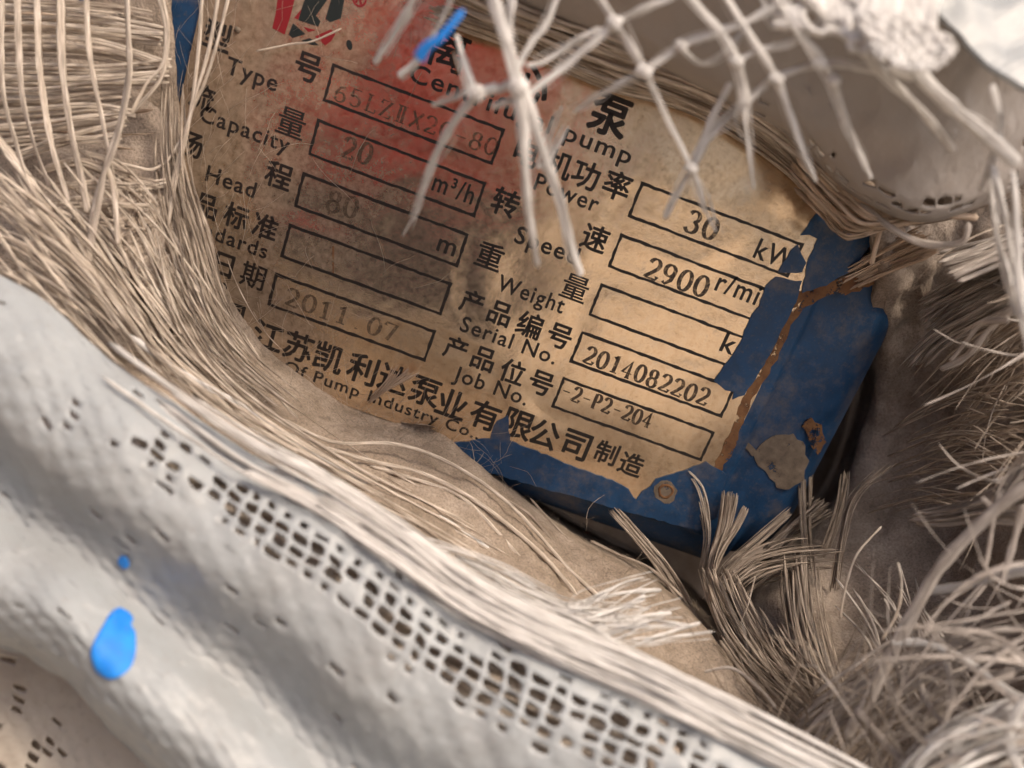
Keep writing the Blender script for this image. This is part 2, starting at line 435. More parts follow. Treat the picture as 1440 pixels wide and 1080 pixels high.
# ------------------------------------------------------------------ pump casing
pump = thing('pump_casing', 'blue painted pump casing with chipped rusty paint behind the nameplate', 'pump', (50, 20, -84))
def casing():
    mb = MB(); xs = np.concatenate([np.arange(-70, 116, 4.0), np.arange(116, 152.5, .9)]); zs = np.concatenate([np.arange(-92, -68, .8), np.arange(-68, 240, 4.0)])
    R = 15.0; V = []
    for z in zs:
        for x in xs:
            d = math.hypot(max(x - 134, 0), max(-66 - z, 0)) if x > 134 else max(-66 - z - 8, 0) * 1.0
            if x > 134 and z < -66: d = math.hypot(x - 134, (-66 - z) * .8)
            y = 2.6 + (R - math.sqrt(R * R - d * d) if d < R * .985 else R * .83 + (d - R * .985) * 9)
            # raised pad under the plate with a rounded border
            e = max(x - 123.5, -(z + 77.2))
            k = min(max((.6 - e) / 1.2, 0), 1); k = k * k * (3 - 2 * k)
            y = y * (1 - k) + .95 * k
            y += .12 * fbm((x, 0, z), .09, 3, 5)
            V.append((x, min(y, 80), z))
    n = len(xs)
    Fc = [(j * n + i, j * n + i + 1, (j + 1) * n + i + 1, (j + 1) * n + i) for j in range(len(zs) - 1) for i in range(n - 1)]
    # back, so that the casing is closed
    b = len(V); V += [(-70, 82, -92), (152, 82, -92), (152, 82, 240), (-70, 82, 240)]
    Fc += [(b, b + 3, b + 2, b + 1)]
    mb.add(V, Fc)
    return mb.build('body', M['blue'], pump)
casing()
# loose flakes of overpaint that lap on to the plate
right_paint = [(1092, 389), (1077, 402), (1068, 430), (1054, 450), (1041, 482), (1024, 508), (1004, 536), (1020, 549), (1032, 551), (1030, 562), (1047, 556), (1058, 540), (1082, 500), (1104, 456), (1122, 418), (1128, 395), (1112, 394)]
corner_paint = [(1126, 331), (1136, 318), (1146, 303), (1163, 289), (1230, 292), (1224, 345), (1196, 382), (1162, 402), (1128, 412), (1135, 372), (1150, 336), (1138, 330)]
tooth_paint = [(1094, 383), (1112, 352), (1122, 344), (1134, 370), (1128, 383)]
low_paint = [(606, 624), (650, 622), (672, 618), (689, 617), (692, 605), (699, 592), (714, 584), (717, 620), (748, 632), (782, 646), (815, 660), (847, 670), (874, 682), (884, 688), (891, 700), (895, 703), (902, 692), (914, 685), (922, 674), (938, 669), (947, 667), (970, 659), (993, 649), (1022, 668), (1008, 728), (982, 746), (905, 726), (820, 702), (740, 680), (650, 652)]
for pl in (right_paint, corner_paint, tooth_paint, low_paint):
    flat_patch(jag(pl), .30, -.6).build('paint_flake', M['blue'], pump, smooth=False)
def ribbon_px(pts, ws, top, bot, a=1.0):
    L = []; Rr = []
    for k, p in enumerate(pts):
        q0 = pts[max(k - 1, 0)]; q1 = pts[min(k + 1, len(pts) - 1)]
        dx, dy = q1[0] - q0[0], q1[1] - q0[1]; l = math.hypot(dx, dy)
        w_ = ws[k] / 2
        L.append((p[0] - dy / l * w_, p[1] + dx / l * w_)); Rr.append((p[0] + dy / l * w_, p[1] - dx / l * w_))
    return flat_patch(jag(L + Rr[::-1], 4, a), top, bot)
rust_line = [(1228, 392), (1190, 402), (1160, 408), (1128, 420), (1110, 448), (1092, 486), (1074, 520), (1054, 556), (1040, 592), (1024, 630), (1006, 664)]
ribbon_px(rust_line, [14, 24, 17, 26, 15, 16, 20, 10, 13, 16, 11], .08, -.1, 2.4).build('rust_streak', M['rust'], pump, smooth=False)
flat_patch(jag([(1060, 640), (1076, 620), (1092, 612), (1116, 610), (1130, 622), (1138, 648), (1130, 676), (1110, 688), (1092, 686), (1080, 668), (1066, 655)], 4, 3.2), -2.3, -2.9).build('bare_patch', M['primer'], pump, smooth=False)
flat_patch(jag([(1128, 600), (1142, 588), (1156, 598), (1162, 622), (1150, 640), (1138, 622)], 4, 3), -2.2, -2.9).build('rust_spot', M['rust'], pump, smooth=False)
flat_patch(jag([(1024, 604), (1036, 606), (1052, 622), (1066, 636), (1058, 642), (1040, 622)], 4, 1), -2.2, -2.9).build('bare_patch', M['primer'], pump, smooth=False)

# ------------------------------------------------------------------ nameplate
plate = thing('nameplate', 'worn metal pump nameplate with black Chinese and English lettering and boxed values', 'nameplate', (46, 0, -72))
def make_plate():
    mb = MB(); x0, x1, z0, z1 = -31.0, 119.6, -75.4, 26.0
    nx, nz_ = 76, 50; V = []; S = []
    for j in range(nz_ + 1):
        for i in range(nx + 1):
            x = x0 + (x1 - x0) * i / nx; z = z0 + (z1 - z0) * j / nz_
            ex = min(x - x0, x1 - x, z - z0, z1 - z)
            V.append((x, 0.0 if ex > .01 else .12, z))
            cover = max(0, 1 - (x + 31) / 62) * .45 + max(0, (-z - 46) / 27) * max(0, 1 - x / 78) * .22
            S.append((x, z, cover))
    Fc = [(j * (nx + 1) + i, j * (nx + 1) + i + 1, (j + 1) * (nx + 1) + i + 1, (j + 1) * (nx + 1) + i) for j in range(nz_) for i in range(nx)]
    b = len(V)
    edge = [i for i in range(nx + 1)] + [j * (nx + 1) + nx for j in range(1, nz_ + 1)] + [nz_ * (nx + 1) + i for i in range(nx - 1, -1, -1)] + [j * (nx + 1) for j in range(nz_ - 1, 0, -1)]
    for k in edge: V.append((V[k][0], .85, V[k][2])); S.append(S[k])
    n = len(edge)
    for k in range(n): Fc.append((edge[k], b + k, b + (k + 1) % n, edge[(k + 1) % n]))
    Fc.append(tuple(b + k for k in range(n))[::-1])
    mb.add(V, Fc, S)
    return mb.build('plate', M['plate'], plate, smooth=False)
make_plate()
INK = .03
def pxmm(x, y): return F / pd(x, y)
glyphs = {}
def glyph_mesh(txt, bold, spacing=1.0):
    key = (txt, bold, spacing)
    if key in glyphs: return glyphs[key]
    cu = bpy.data.curves.new('text', 'FONT'); cu.body = txt; cu.space_character = spacing; cu.resolution_u = 3
    o = bpy.data.objects.new('text', cu); C.objects.link(o)
    me = bpy.data.meshes.new_from_object(o.evaluated_get(bpy.context.evaluated_depsgraph_get()))
    V = [tuple(v.co[:2]) for v in me.vertices]; Fc = [tuple(p.vertices) for p in me.polygons]
    bpy.data.objects.remove(o); bpy.data.curves.remove(cu); bpy.data.meshes.remove(me)
    # heavier strokes: a rim of quads round every outline
    edge = {}
    for f in Fc:
        if sum(V[f[k]][0] * V[f[(k + 1) % len(f)]][1] - V[f[(k + 1) % len(f)]][0] * V[f[k]][1] for k in range(len(f))) < 0: f = f[::-1]
        for k in range(len(f)):
            a, b = f[k], f[(k + 1) % len(f)]
            if (b, a) in edge: del edge[(b, a)]
            else: edge[(a, b)] = 1
    for (a, b) in list(edge):
        dx, dy = V[b][0] - V[a][0], V[b][1] - V[a][1]; l = math.hypot(dx, dy)
        if l < 1e-6: continue
        ux, uy = dx / l * bold, dy / l * bold; nx, ny = uy, -ux; q = len(V)
        V += [(V[a][0] - ux * .5 + nx, V[a][1] - uy * .5 + ny), (V[b][0] + ux * .5 + nx, V[b][1] + uy * .5 + ny)]
        Fc.append((a, b, q + 1, q))
    glyphs[key] = (np.array(V), Fc)
    return glyphs[key]
def put(mb, V, Fc, x, z, sx, sz, off=INK):
    mb.add([(x + a * sx, -off, z + b * sz) for a, b in V], Fc)
def latin(mb, txt, p0, p1, cap, bold=.014, spacing=1.12):
    a = PL(*p0); b = PL(*p1)
    V, Fc = glyph_mesh(txt, bold, spacing)
    mnx, mxx = V[:, 0].min(), V[:, 0].max()
    sx = (b[0] - a[0]) / (mxx - mnx); z = (a[2] + b[2]) / 2
    sz = cap / pxmm(*p0) / .727
    V = V.copy(); V[:, 0] -= mnx
    put(mb, V, Fc, a[0], z, sx, sz)
def han(mb, ch, x, y, s, bold=.014):
    V, Fc = glyph_mesh(ch, bold)
    c = (V.max(0) + V.min(0)) / 2; p = PL(x, y); k = s / pxmm(x, y)
    ext = max(V.max(0) - V.min(0))
    put(mb, V - c, Fc, p[0], p[2], k / max(ext, .72), k / max(ext, .72))
def lettering(hans=(), latins=()):
    mb = MB()
    for h in hans: han(mb, *h)
    for l in latins: latin(mb, *l)
    return mb.build('lettering', M['ink'], plate, smooth=False)
B = .022
lettering([('型', 306, 50, 40, B), ('号', 433, 95, 38, B)], [('Type', (316, 103), (388, 128), 24)])
lettering([('流', 284, 136, 36, B), ('量', 410, 173, 40, .009)], [('Capacity', (279, 170), (405, 214), 23)])
lettering([('扬', 268, 202, 36, B), ('程', 392, 247, 38, B)], [('Head', (288, 253), (357, 279), 23)])
lettering([('产', 250, 275, 34, B), ('品', 290, 290, 34, B), ('标', 332, 304, 36, B), ('准', 373, 319, 36, B)], [('Standards', (240, 317), (374, 363), 22)])
lettering([('生', 236, 345, 34, B), ('产', 275, 360, 34, B), ('日', 315, 373, 34, B), ('期', 356, 388, 36, .013)], [('Date', (258, 391), (318, 412), 21)])
lettering([('电', 741, 215, 38, B), ('机', 786, 231, 39, B), ('功', 824, 246, 39, B), ('率', 868, 261, 40, B)], [('Power', (749, 266), (838, 298), 24)])
lettering([('转', 711, 285, 39, B), ('速', 837, 335, 38, B)], [('Speed', (722, 339), (809, 373), 25)])
lettering([('重', 689, 360, 38, .014), ('量', 809, 405, 38, .009)], [('Weight', (697, 407), (790, 441), 24)])
lettering([('产', 664, 425, 34, B), ('品', 703, 441, 34, B), ('编', 745, 457, 37, B), ('号', 787, 473, 35, B)], [('Serial No.', (645, 465), (779, 512), 23)])
lettering([('产', 641, 490, 34, B), ('品', 680, 505, 34, B), ('位', 721, 523, 36, B), ('号', 761, 539, 35, B)], [('Job No.', (635, 535), (739, 569), 23)])
lettering([('离', 632, 70, 56, .016), ('心', 748, 118, 54, .03), ('泵', 858, 163, 58, .03)], [('Centrifugal pump', (572, 117), (886, 227), 25)])
lettering([('中', 285, 429, 37, B), ('国', 325, 443, 37, B), ('江', 377, 473, 43, B), ('苏', 420, 488, 43, B), ('凯', 463, 503, 43, B), ('利', 510, 519, 44, B), ('达', 554, 533, 43, B), ('泵', 598, 551, 44, B), ('业', 636, 568, 43, B), ('有', 682, 584, 43, B), ('限', 729, 597, 43, B), ('公', 766, 611, 43, B), ('司', 810, 626, 42, B), ('制', 853, 637, 34, B), ('造', 888, 653, 35, B)], [('Jiangsu Kelly Of Pump Industry Co.,', (228, 462), (672, 618), 18)])
lettering([], [('m³/h', (606, 267), (663, 287), 27)])
lettering([], [('m', (613, 351), (638, 361), 27)])
lettering([], [('kW', (1058, 361), (1110, 381), 29)])
lettering([], [('r/min', (1004, 407), (1080, 436), 29)])
lettering([], [('kg', (1011, 492), (1047, 506), 29)])

# value boxes: ten printed frames
def frame_px(corners, wpx):
    Q = [PL(*c) for c in corners]; x0 = (Q[0][0] + Q[3][0]) / 2; x1 = (Q[1][0] + Q[2][0]) / 2; z1 = (Q[0][2] + Q[1][2]) / 2; z0 = (Q[2][2] + Q[3][2]) / 2
    t = wpx * pd(*corners[0]) / F / 2
    mb = MB(); n = 40; V = []; Fc = []
    per = []
    for a, b in (((x0, z1), (x1, z1)), ((x1, z1), (x1, z0)), ((x1, z0), (x0, z0)), ((x0, z0), (x0, z1))):
        m_ = 26 if abs(a[0] - b[0]) > 1 else 8
        for k in range(m_): per.append((a[0] + (b[0] - a[0]) * k / m_, a[1] + (b[1] - a[1]) * k / m_))
    cx, cz = (x0 + x1) / 2, (z0 + z1) / 2
    for (x, z) in per:
        j1 = t * (1 + .35 * rnd.uniform(-1, 1)); j2 = t * (1 + .35 * rnd.uniform(-1, 1))
        sx = 1 if abs(x - x1) < .01 else (-1 if abs(x - x0) < .01 else 0); sz = 1 if abs(z - z1) < .01 else (-1 if abs(z - z0) < .01 else 0)
        V.append((x + sx * j1, -INK, z + sz * j1)); V.append((x - sx * j2, -INK, z - sz * j2))
    n = len(per)
    for k in range(n):
        k2 = (k + 1) % n; Fc.append((2 * k, 2 * k2, 2 * k2 + 1, 2 * k + 1))
    mb.add(V, Fc)
    mb.build('value_box', M['ink'], plate, smooth=False)
H = np.array([[249.155573, -40.6310795, 469.372552], [94.0641542, 271.356105, 91.7508330], [.0155816015, .06769003, 1]])
def uvpx(u, v):
    q = H @ np.array([u, v, 1]); return (q[0] / q[2], q[1] / q[2])
for k in range(5):
    for a, b in ((0, 1), (1.845, 2.843)):
        frame_px([uvpx(a, .3 * k), uvpx(b, .3 * k), uvpx(b, .3 * k + .1863), uvpx(a, .3 * k + .1863)], 4.2)

# stamped values, drawn with a broad stroke like the steel punches that cut them
def arc(cx, cy, rx, ry, a0, a1, n=10):
    return [(cx + rx * math.cos(math.radians(a0 + (a1 - a0) * i / n)), cy + ry * math.sin(math.radians(a0 + (a1 - a0) * i / n))) for i in range(n + 1)]
G = {
 '0': [arc(.5, .5, .36, .46, 0, 360, 18)],
 '1': [[(.25, .78), (.52, .95), (.52, .05)], [(.25, .04), (.80, .04)]],
 '2': [arc(.48, .70, .32, .26, 170, -30, 10) + [(.55, .38), (.18, .10), (.16, .05)], [(.16, .06), (.86, .06), (.88, .22)]],
 '3': [arc(.46, .73, .30, .23, 160, -80, 9), arc(.46, .27, .34, .25, 85, -165, 11)],
 '4': [[(.62, .04), (.62, .95), (.10, .30), (.90, .30)], [(.42, .04), (.82, .04)]],
 '5': [[(.82, .94), (.28, .94), (.22, .52)] + arc(.48, .32, .34, .28, 130, -150, 11)],
 '6': [[(.74, .90), (.40, .80), (.18, .45)] + arc(.50, .30, .32, .26, 170, -170, 14)],
 '7': [[(.14, .78), (.16, .94), (.86, .94), (.42, .04)]],
 '8': [arc(.5, .73, .27, .22, 0, 360, 14), arc(.5, .27, .34, .25, 0, 360, 14)],
 '9': [arc(.50, .68, .32, .26, -10, 350, 14), [(.82, .66), (.72, .28), (.42, .05), (.24, .14)]],
 'L': [[(.30, .95), (.30, .05), (.86, .05), (.88, .25)], [(.12, .95), (.50, .95)], [(.12, .05), (.40, .05)]],
 'Z': [[(.14, .76), (.16, .94), (.82, .94), (.16, .06), (.84, .06), (.88, .24)]],
 'I': [[(.35, .95), (.35, .05)], [(.65, .95), (.65, .05)], [(.15, .95), (.85, .95)], [(.15, .05), (.85, .05)]],
 'X': [[(.14, .95), (.86, .05)], [(.86, .95), (.14, .05)]],
 'p': [[(.25, .66), (.25, -.22)], arc(.48, .38, .28, .28, 150, -150, 12), [(.08, -.22), (.44, -.22)]],
 'P': [[(.25, .95), (.25, .05)], [(.25, .95)] + arc(.5, .70, .30, .24, 90, -90, 8) + [(.25, .46)], [(.08, .05), (.44, .05)]],
 '-': [[(.15, .45), (.85, .45)]], '.': [[(.40, .06), (.60, .06)]], ' ': [],
}
def stamp(txt, p0, p1, hpx, mat, w=.16):
    a = PL(*p0); b = PL(*p1); adv = (b[0] - a[0]) / len(txt); h = hpx / pxmm(*p0); mb = MB()
    for i, ch in enumerate(txt):
        z = a[2] + (b[2] - a[2]) * (i + .5) / len(txt) + rnd.uniform(-.03, .03) * h
        rot = rnd.uniform(-.05, .05); x = a[0] + adv * i
        for li, line in enumerate(G[ch]):
            n = len(line); V = []
            for k, q in enumerate(line):
                q0 = line[max(k - 1, 0)]; q1 = line[min(k + 1, n - 1)]
                if len(line) > 12 and line[0] == line[-1]: pass
                dx, dy = (q1[0] - q0[0]) * adv * .92, (q1[1] - q0[1]) * h; l = math.hypot(dx, dy) + 1e-9
                nx, ny = -dy / l, dx / l
                wd = h * w * (.38 + .62 * abs(nx)) * .5
                px_ = x + q[0] * adv * .92; pz = z + q[1] * h
                px_ += rot * (pz - z)
                V.append((px_ + nx * wd, -INK - .002 * li, pz + ny * wd)); V.append((px_ - nx * wd, -INK - .002 * li, pz - ny * wd))
            mb.add(V, [(2 * k, 2 * k + 2, 2 * k + 3, 2 * k + 1) for k in range(n - 1)])
    return mb.build('stamped_value', mat, plate, smooth=False)
stamp('65LZIX20-80', (466, 140), (697, 222), 25, M['stamp_faint'], .17)
stamp('20', (477, 219), (520, 236), 31, M['stamp_faint'], .2)
stamp('80', (455, 294), (502, 311), 31, M['stamp_faint'], .2)
stamp('2011.07', (398, 428), (557, 484), 27, M['stamp_faint'], .2)
stamp('30', (958, 324), (1006, 342), 32, M['stamp'], .2)
stamp('2900', (902, 389), (992, 422), 31, M['stamp'], .2)
stamp('2014082202', (817, 509), (993, 573), 27, M['stamp'], .2)
stamp('-2-P2-204', (786, 558), (914, 604), 24, M['stamp'], .2)

def logo_poly(pts, mat):
    mb = MB(); mb.add([PL(360 + x / 7.2, y / 7.2, INK) for x, y in pts], [tuple(range(len(pts)))])
    mb.build('logo_mark', mat, plate, smooth=False)
logo_poly([(232, -120), (420, -120), (385, 20), (350, 160), (290, 350), (165, 285), (200, 130)], M['logo_red'])
logo_poly([(540, -120), (790, -120), (720, 0), (605, 160), (655, 215), (630, 270), (430, 205), (470, 60)], M['logo_dark'])
logo_poly([(800, -120), (910, -120), (890, 20), (860, 185), (750, 225), (705, 190), (740, 60)], M['logo_dark'])
logo_poly([(375, 235), (500, 345), (370, 385), (330, 350)], M['logo_dark'])
logo_poly([(460, 410), (545, 385), (640, 460), (560, 455)], M['logo_dark'])
logo_poly([(595, 370), (760, 295), (805, 345), (760, 420), (700, 460)], M['logo_red'])
logo_poly([(480, 270), (600, 305), (530, 325)], M['logo_red'])
logo_poly([(385, 182), (428, 198), (462, 90)], M['logo_red'])
logo_poly([(945 + 30 * math.cos(a) + 8 * math.sin(a), 455 + 52 * math.sin(a)) for a in [k * math.pi / 8 for k in range(16)]], M['logo_dark'])
mbr = MB(); latin(mbr, '®', (493, 6), (513, 12), 20, .02); mbr.build('lettering', M['logo_red'], plate, smooth=False)
flat_patch(jag([(634, 72), (640, 70), (645, 92), (648, 106), (642, 108), (638, 92)], 4, .8), .06, 0).build('rust_streak', M['rust'], plate, smooth=False)
flat_patch([(467, 346), (470, 346), (469.5, 384), (467.5, 384)], .06, 0).build('rust_streak', M['rust'], plate, smooth=False)
def rivet(x, y, r, mat, hole=False):
    c = PL(x, y); mb = MB(); V = []; Fc = []; n = 18
    prof = [(1.5, 0), (1.35, .28), (1.05, .34), (.85, .16), (.55, .10), (.3, -.05), (0.05, -.1)] if hole else [(1, 0), (.95, .3), (.7, .55), (.35, .7), (.05, .75)]
    for rr, hh in prof:
        for k in range(n):
            a = 2 * math.pi * k / n; q = rr * r * (1 +   .05 * math.sin(3 * a + x) + .05 * rnd.uniform(-1, 1))
            V.append((c[0] + q * math.cos(a), -hh * r - .02, c[2] + q * math.sin(a)))
    for j in range(len(prof) - 1):
        for k in range(n): Fc.append((j * n + k, j * n + (k + 1) % n, (j + 1) * n + (k + 1) % n, (j + 1) * n + k))
    Fc.append(tuple((len(prof) - 1) * n + k for k in range(n)))
    mb.add(V, Fc); mb.build('rivet', mat, plate)
rivet(1138, 272, 1.3, M['primer'], True)
flat_patch(jag([(920, 684), (930, 676), (944, 678), (953, 690), (948, 704), (934, 708), (922, 700)], 4, 2.5), .36, .1).build('bare_patch', M['primer'], plate, smooth=False)
rivet(936, 690, 1.5, M['rust'], True)
rivet(334, 42, .7, M['primer'])

# ------------------------------------------------------------------ dust slope and lining below and left of the plate
lining = thing('dusty_lining', 'dust covered torn inner lining sloping from the nameplate to the white cloth', 'lining', P(520, 700, 165))
bnd = [(215, -60), (228, 60), (236, 170), (254, 290), (298, 396), (358, 484), (446, 552), (530, 594), (614, 614), (692, 676), (790, 750), (890, 800), (960, 850), (1030, 920)]
out = [(-80, -60), (-80, 60), (-70, 190), (-20, 330), (80, 450), (190, 545), (310, 630), (430, 700), (560, 775), (680, 850), (800, 915), (920, 980), (1040, 1050), (1160, 1130)]
r0, r1, r2, r3 = [], [], [], []
for k, (b, o) in enumerate(zip(bnd, out)):
    D = pd(*b); onp = k <= 8
    db = D - 2.5 if onp else [186, 188, 190, 186, 178][k - 9]
    do = (172 if k < 3 else 166 - (k - 3) * 7) if k < 5 else 146 - (k - 5) * .8
    r0.append((b[0] + (14 if onp else 16), b[1] - (6 if onp else 22), (D + 1.5) if onp else db + 95))
    r1.append((b[0], b[1], db))
    r2.append(((b[0] + o[0]) / 2, (b[1] + o[1]) / 2, (db + do) / 2 - (3 if k > 4 else -2)))
    r3.append((o[0], o[1], do))
fs = grid_surface([r0, r1, r2, r3])
mb = sheet(fs, 240, 90, lambda p, s, t: (1.6 * fbm(p, .07, 3, 2) + .5 * fbm(p, .35, 2, 9) + .38 * nz(p, 1.3, 4)) * min(1, max(.45, (t - .2) * 4)))
mb.build('dusty_sheet', M['dust'], lining)
# bright strands lying on the slope
slope_str = [
 ([(395, 588), (470, 622), (560, 625), (640, 655), (720, 712), (800, 800), (850, 845)], [158, 164, 169, 172, 171, 169, 166], 6.5, 'beige'),
 ([(452, 628), (520, 648), (600, 668), (680, 712), (760, 778), (812, 838)], [158, 164, 167, 168, 167, 162], 7.5, 'beige'),
 ([(180, 470), (260, 528), (340, 572), (440, 640), (540, 690), (640, 742), (720, 800)], [146, 150, 155, 158, 160, 162, 162], 12, 'white'),
 ([(520, 655), (590, 676), (650, 700), (710, 760), (770, 830)], [164, 167, 168, 166, 161], 6.5, 'beige'),
 ([(560, 690), (620, 716), (680, 756), (740, 806)], [164, 166, 167, 164], 7, 'beige'),
 ([(345, 600), (420, 640), (500, 700), (590, 748), (660, 800)], [154, 156, 158, 158, 156], 8, 'white'),
 ([(600, 652), (680, 690), (740, 720), (780, 765)], [176, 178, 178, 176], 5, 'dusty'),
 ([(250, 460), (290, 480), (350, 520), (420, 590)], [163, 164, 166, 165], 4, 'beige'),
 ([(310, 560), (360, 610), (420, 668), (500, 720)], [155, 156, 156, 154], 6, 'dusty'),
 ([(830, 760), (870, 780), (915, 800), (960, 840)], [188, 188, 187, 184], 5, 'dusty'),
 ([(745, 700), (800, 760), (840, 790), (905, 830)], [184, 183, 182, 178], 4, 'dusty'),
]
for poly, d, wpx, mt in slope_str:
    mb = MB(); pxstrand(mb, poly, d, wpx, .5, seg=26, taper=(.8, .9), wob=.2, ridge=.12, sides=10); mb.build('strand', M[mt], lining)
# loose strands that stream along the left and lower rim of the hole
mb = MB()
bundle(mb, [(-40, 250), (60, 330), (150, 420), (230, 520), (330, 600)], [(150, 200), (225, 300), (265, 400), (320, 490), (420, 580)], 150, [158, 160, 162, 165, 165], 130, 3.4, 8, 2, (.5, .6), 14, spread=.4)
bundle(mb, [(-40, 230), (40, 300), (110, 370), (190, 470)], [(-40, 400), (20, 430), (80, 475), (160, 540)], 146, 142, 80, 4.5, 9, 2, (.5, .5), 14, spread=.4)
mb.build('loose_fibres', M['beige'], lining, kind='stuff')
mb = MB()
bundle(mb, [(228, 110), (222, 230), (236, 330), (262, 420), (318, 520)], [(252, 110), (258, 230), (284, 330), (312, 430), (366, 520)], 161, [163, 163, 165, 167, 169], 90, 2.2, 6, 1.4, (.5, .6), 14, spread=.5)
bundle(mb, [(200, 380), (240, 440), (300, 520), (380, 590)], [(290, 340), (300, 420), (350, 500), (440, 580)], 158, 166, 60, 2.2, 9, 1.5, (.3, .3), 12)
mb.build('loose_fibres', M['dusty'], lining, kind='stuff')
mb = MB()
bundle(mb, [(120, 440), (260, 560), (420, 660), (600, 760), (780, 880)], [(250, 470), (380, 580), (520, 670), (680, 760), (840, 870)], 148, [154, 158, 162, 166, 165], 50, 3.2, 10, 2.5, (.65, .65), 14, spread=.4)
mb.build('loose_fibres', M['beige'], lining, kind='stuff')
# dusty open weave left of the plate: a piece of mesh seen at a slant
fw = grid_surface([[(222, 240, 163), (250, 330, 163), (290, 440, 165), (350, 540, 168), (430, 610, 168)], [(190, 260, 159), (220, 350, 160), (260, 450, 161), (320, 550, 163), (400, 630, 163)], [(150, 290, 156), (180, 370, 157), (220, 460, 158), (270, 560, 158), (350, 640, 158)]])
thicken(lattice(lambda s, t: fw(s, t) - VIEW * (.6 * nz(fw(s, t), .08, 3)), 20, 7, lambda i, j: (rnd.uniform(.2, .62), rnd.uniform(.12, .4)) if rnd.random() < .7 else (0, 0), .25, .1).build('open_weave', M['dusty'], lining), .3)

# ------------------------------------------------------------------ beige glass-fibre mesh, upper left
mesh_t = thing('fibre_mesh', 'loosely woven beige glass fibre mesh with frayed ends left of the nameplate', 'mesh', P(110, 320, 152))
back = grid_surface([[(-80, -60, 166), (90, -60, 166), (250, -60, 170)], [(-80, 140, 165), (90, 150, 165), (240, 150, 170)], [(-80, 330, 160), (110, 330, 161), (250, 330, 168)], [(-80, 540, 150), (150, 560, 154), (300, 560, 164)]])
sheet(back, 50, 50, lambda p, s, t: 1.5 * fbm(p, .1, 3, 8)).build('backing', M['wool'], mesh_t)
wefts = [([(-30, -2), (60, 4), (140, 10), (215, 22)], 10), ([(-30, 22), (60, 22), (130, 26), (228, 47)], 13), ([(-30, 40), (60, 40), (140, 46), (228, 55)], 14), ([(-30, 52), (60, 54), (140, 62), (240, 92)], 9), ([(-30, 70), (80, 72), (160, 78), (236, 100)], 14), ([(-30, 93), (70, 96), (150, 98), (240, 90)], 10), ([(-30, 112), (70, 114), (150, 112), (238, 108)], 13), ([(-30, 128), (60, 128), (130, 122), (220, 116)], 9), ([(-30, 148), (60, 146), (120, 138), (185, 134)], 12), ([(-30, 162), (60, 156), (130, 152), (190, 160)], 10), ([(-30, 184), (60, 178), (120, 170), (180, 166)], 12), ([(20, 222), (70, 204), (120, 188), (178, 172)], 10), ([(60, 240), (110, 228), (150, 240), (225, 262)], 9), ([(90, 262), (140, 258), (180, 262), (235, 258)], 8), ([(60, 290), (120, 286), (180, 292), (210, 296)], 12), ([(-30, 205), (60, 196), (120, 196), (170, 190)], 8), ([(40, 330), (110, 310), (160, 316), (215, 330)], 8), ([(95, 225), (130, 235), (180, 265), (215, 300)], 7), ([(-30, 8), (60, 12), (140, 18), (180, 24)], 7), ([(120, 215), (165, 232), (200, 262), (222, 290)], 6)]
for k, (poly, wpx) in enumerate(wefts):
    for q in range(3):
        mb = MB(); dd = 154.5 + (q * 1.2) + (k % 3) * .5
        pl = [(x + rnd.uniform(-2, 2), y + rnd.uniform(-2, 2) + (q - 1) * wpx * .5) for x, y in poly]
        pxstrand(mb, pl, [dd, dd, dd + .5, dd + 3 + rnd.uniform(-1, 2)], wpx * .5, .25, seg=26, ridge=.55, sides=22, wob=.35, twist=.25, taper=(1, .85), tip=.6)
        mb.build('weft_yarn', M['beige'] if k % 4 else M['dusty'], mesh_t)
warps = [([(2, -30), (2, 70), (6, 140), (28, 220), (50, 290), (80, 340)], 9), ([(24, -30), (26, 60), (32, 140), (52, 215), (70, 262)], 10), ([(52, -30), (54, 70), (60, 130), (72, 200), (92, 270), (96, 284)], 9), ([(86, -30), (86, 50), (88, 100), (98, 175), (112, 240), (124, 300)], 12), ([(121, -30), (123, 40), (128, 90), (140, 150), (156, 230), (166, 282)], 8), ([(178, -30), (180, 40), (182, 78), (181, 110), (168, 180), (148, 240), (132, 300), (124, 370)], 10), ([(-10, 190), (20, 225), (52, 270), (90, 330), (120, 390)], 14), ([(-20, 170), (10, 215), (40, 270), (62, 330)], 10), ([(216, -30), (232, 40), (228, 90), (205, 120), (185, 160)], 5)]
for k, (poly, wpx) in enumerate(warps):
    mb = MB(); n = len(poly)
    pxstrand(mb, poly, [152.5 - (1.2 if k == 5 else 0) - .8 * i / n for i in range(n)], wpx * 1.08, .26, seg=40, ridge=.55, sides=22, wob=.3, twist=.4, taper=(.9, .85), tip=.4)
    if k == 5: pass
    mb.build('warp_yarn', M['beige'], mesh_t)
# the wide split yarn that hangs in front
mb = MB(); pxstrand(mb, [(182, 70), (181, 112), (172, 165), (158, 215), (146, 245), (138, 290), (126, 350), (122, 400)], 149.5, 21, .22, seg=34, ridge=.5, sides=24, twist=.3, taper=(.4, .55), knots=((.45, .35),), wob=.25); mb.build('warp_yarn', M['beige'], mesh_t)
mb = MB(); pxstrand(mb, [(150, 235), (158, 260), (163, 300), (166, 345)], 150.5, 8, .35, seg=20, sides=10); mb.build('warp_yarn', M['beige'], mesh_t)
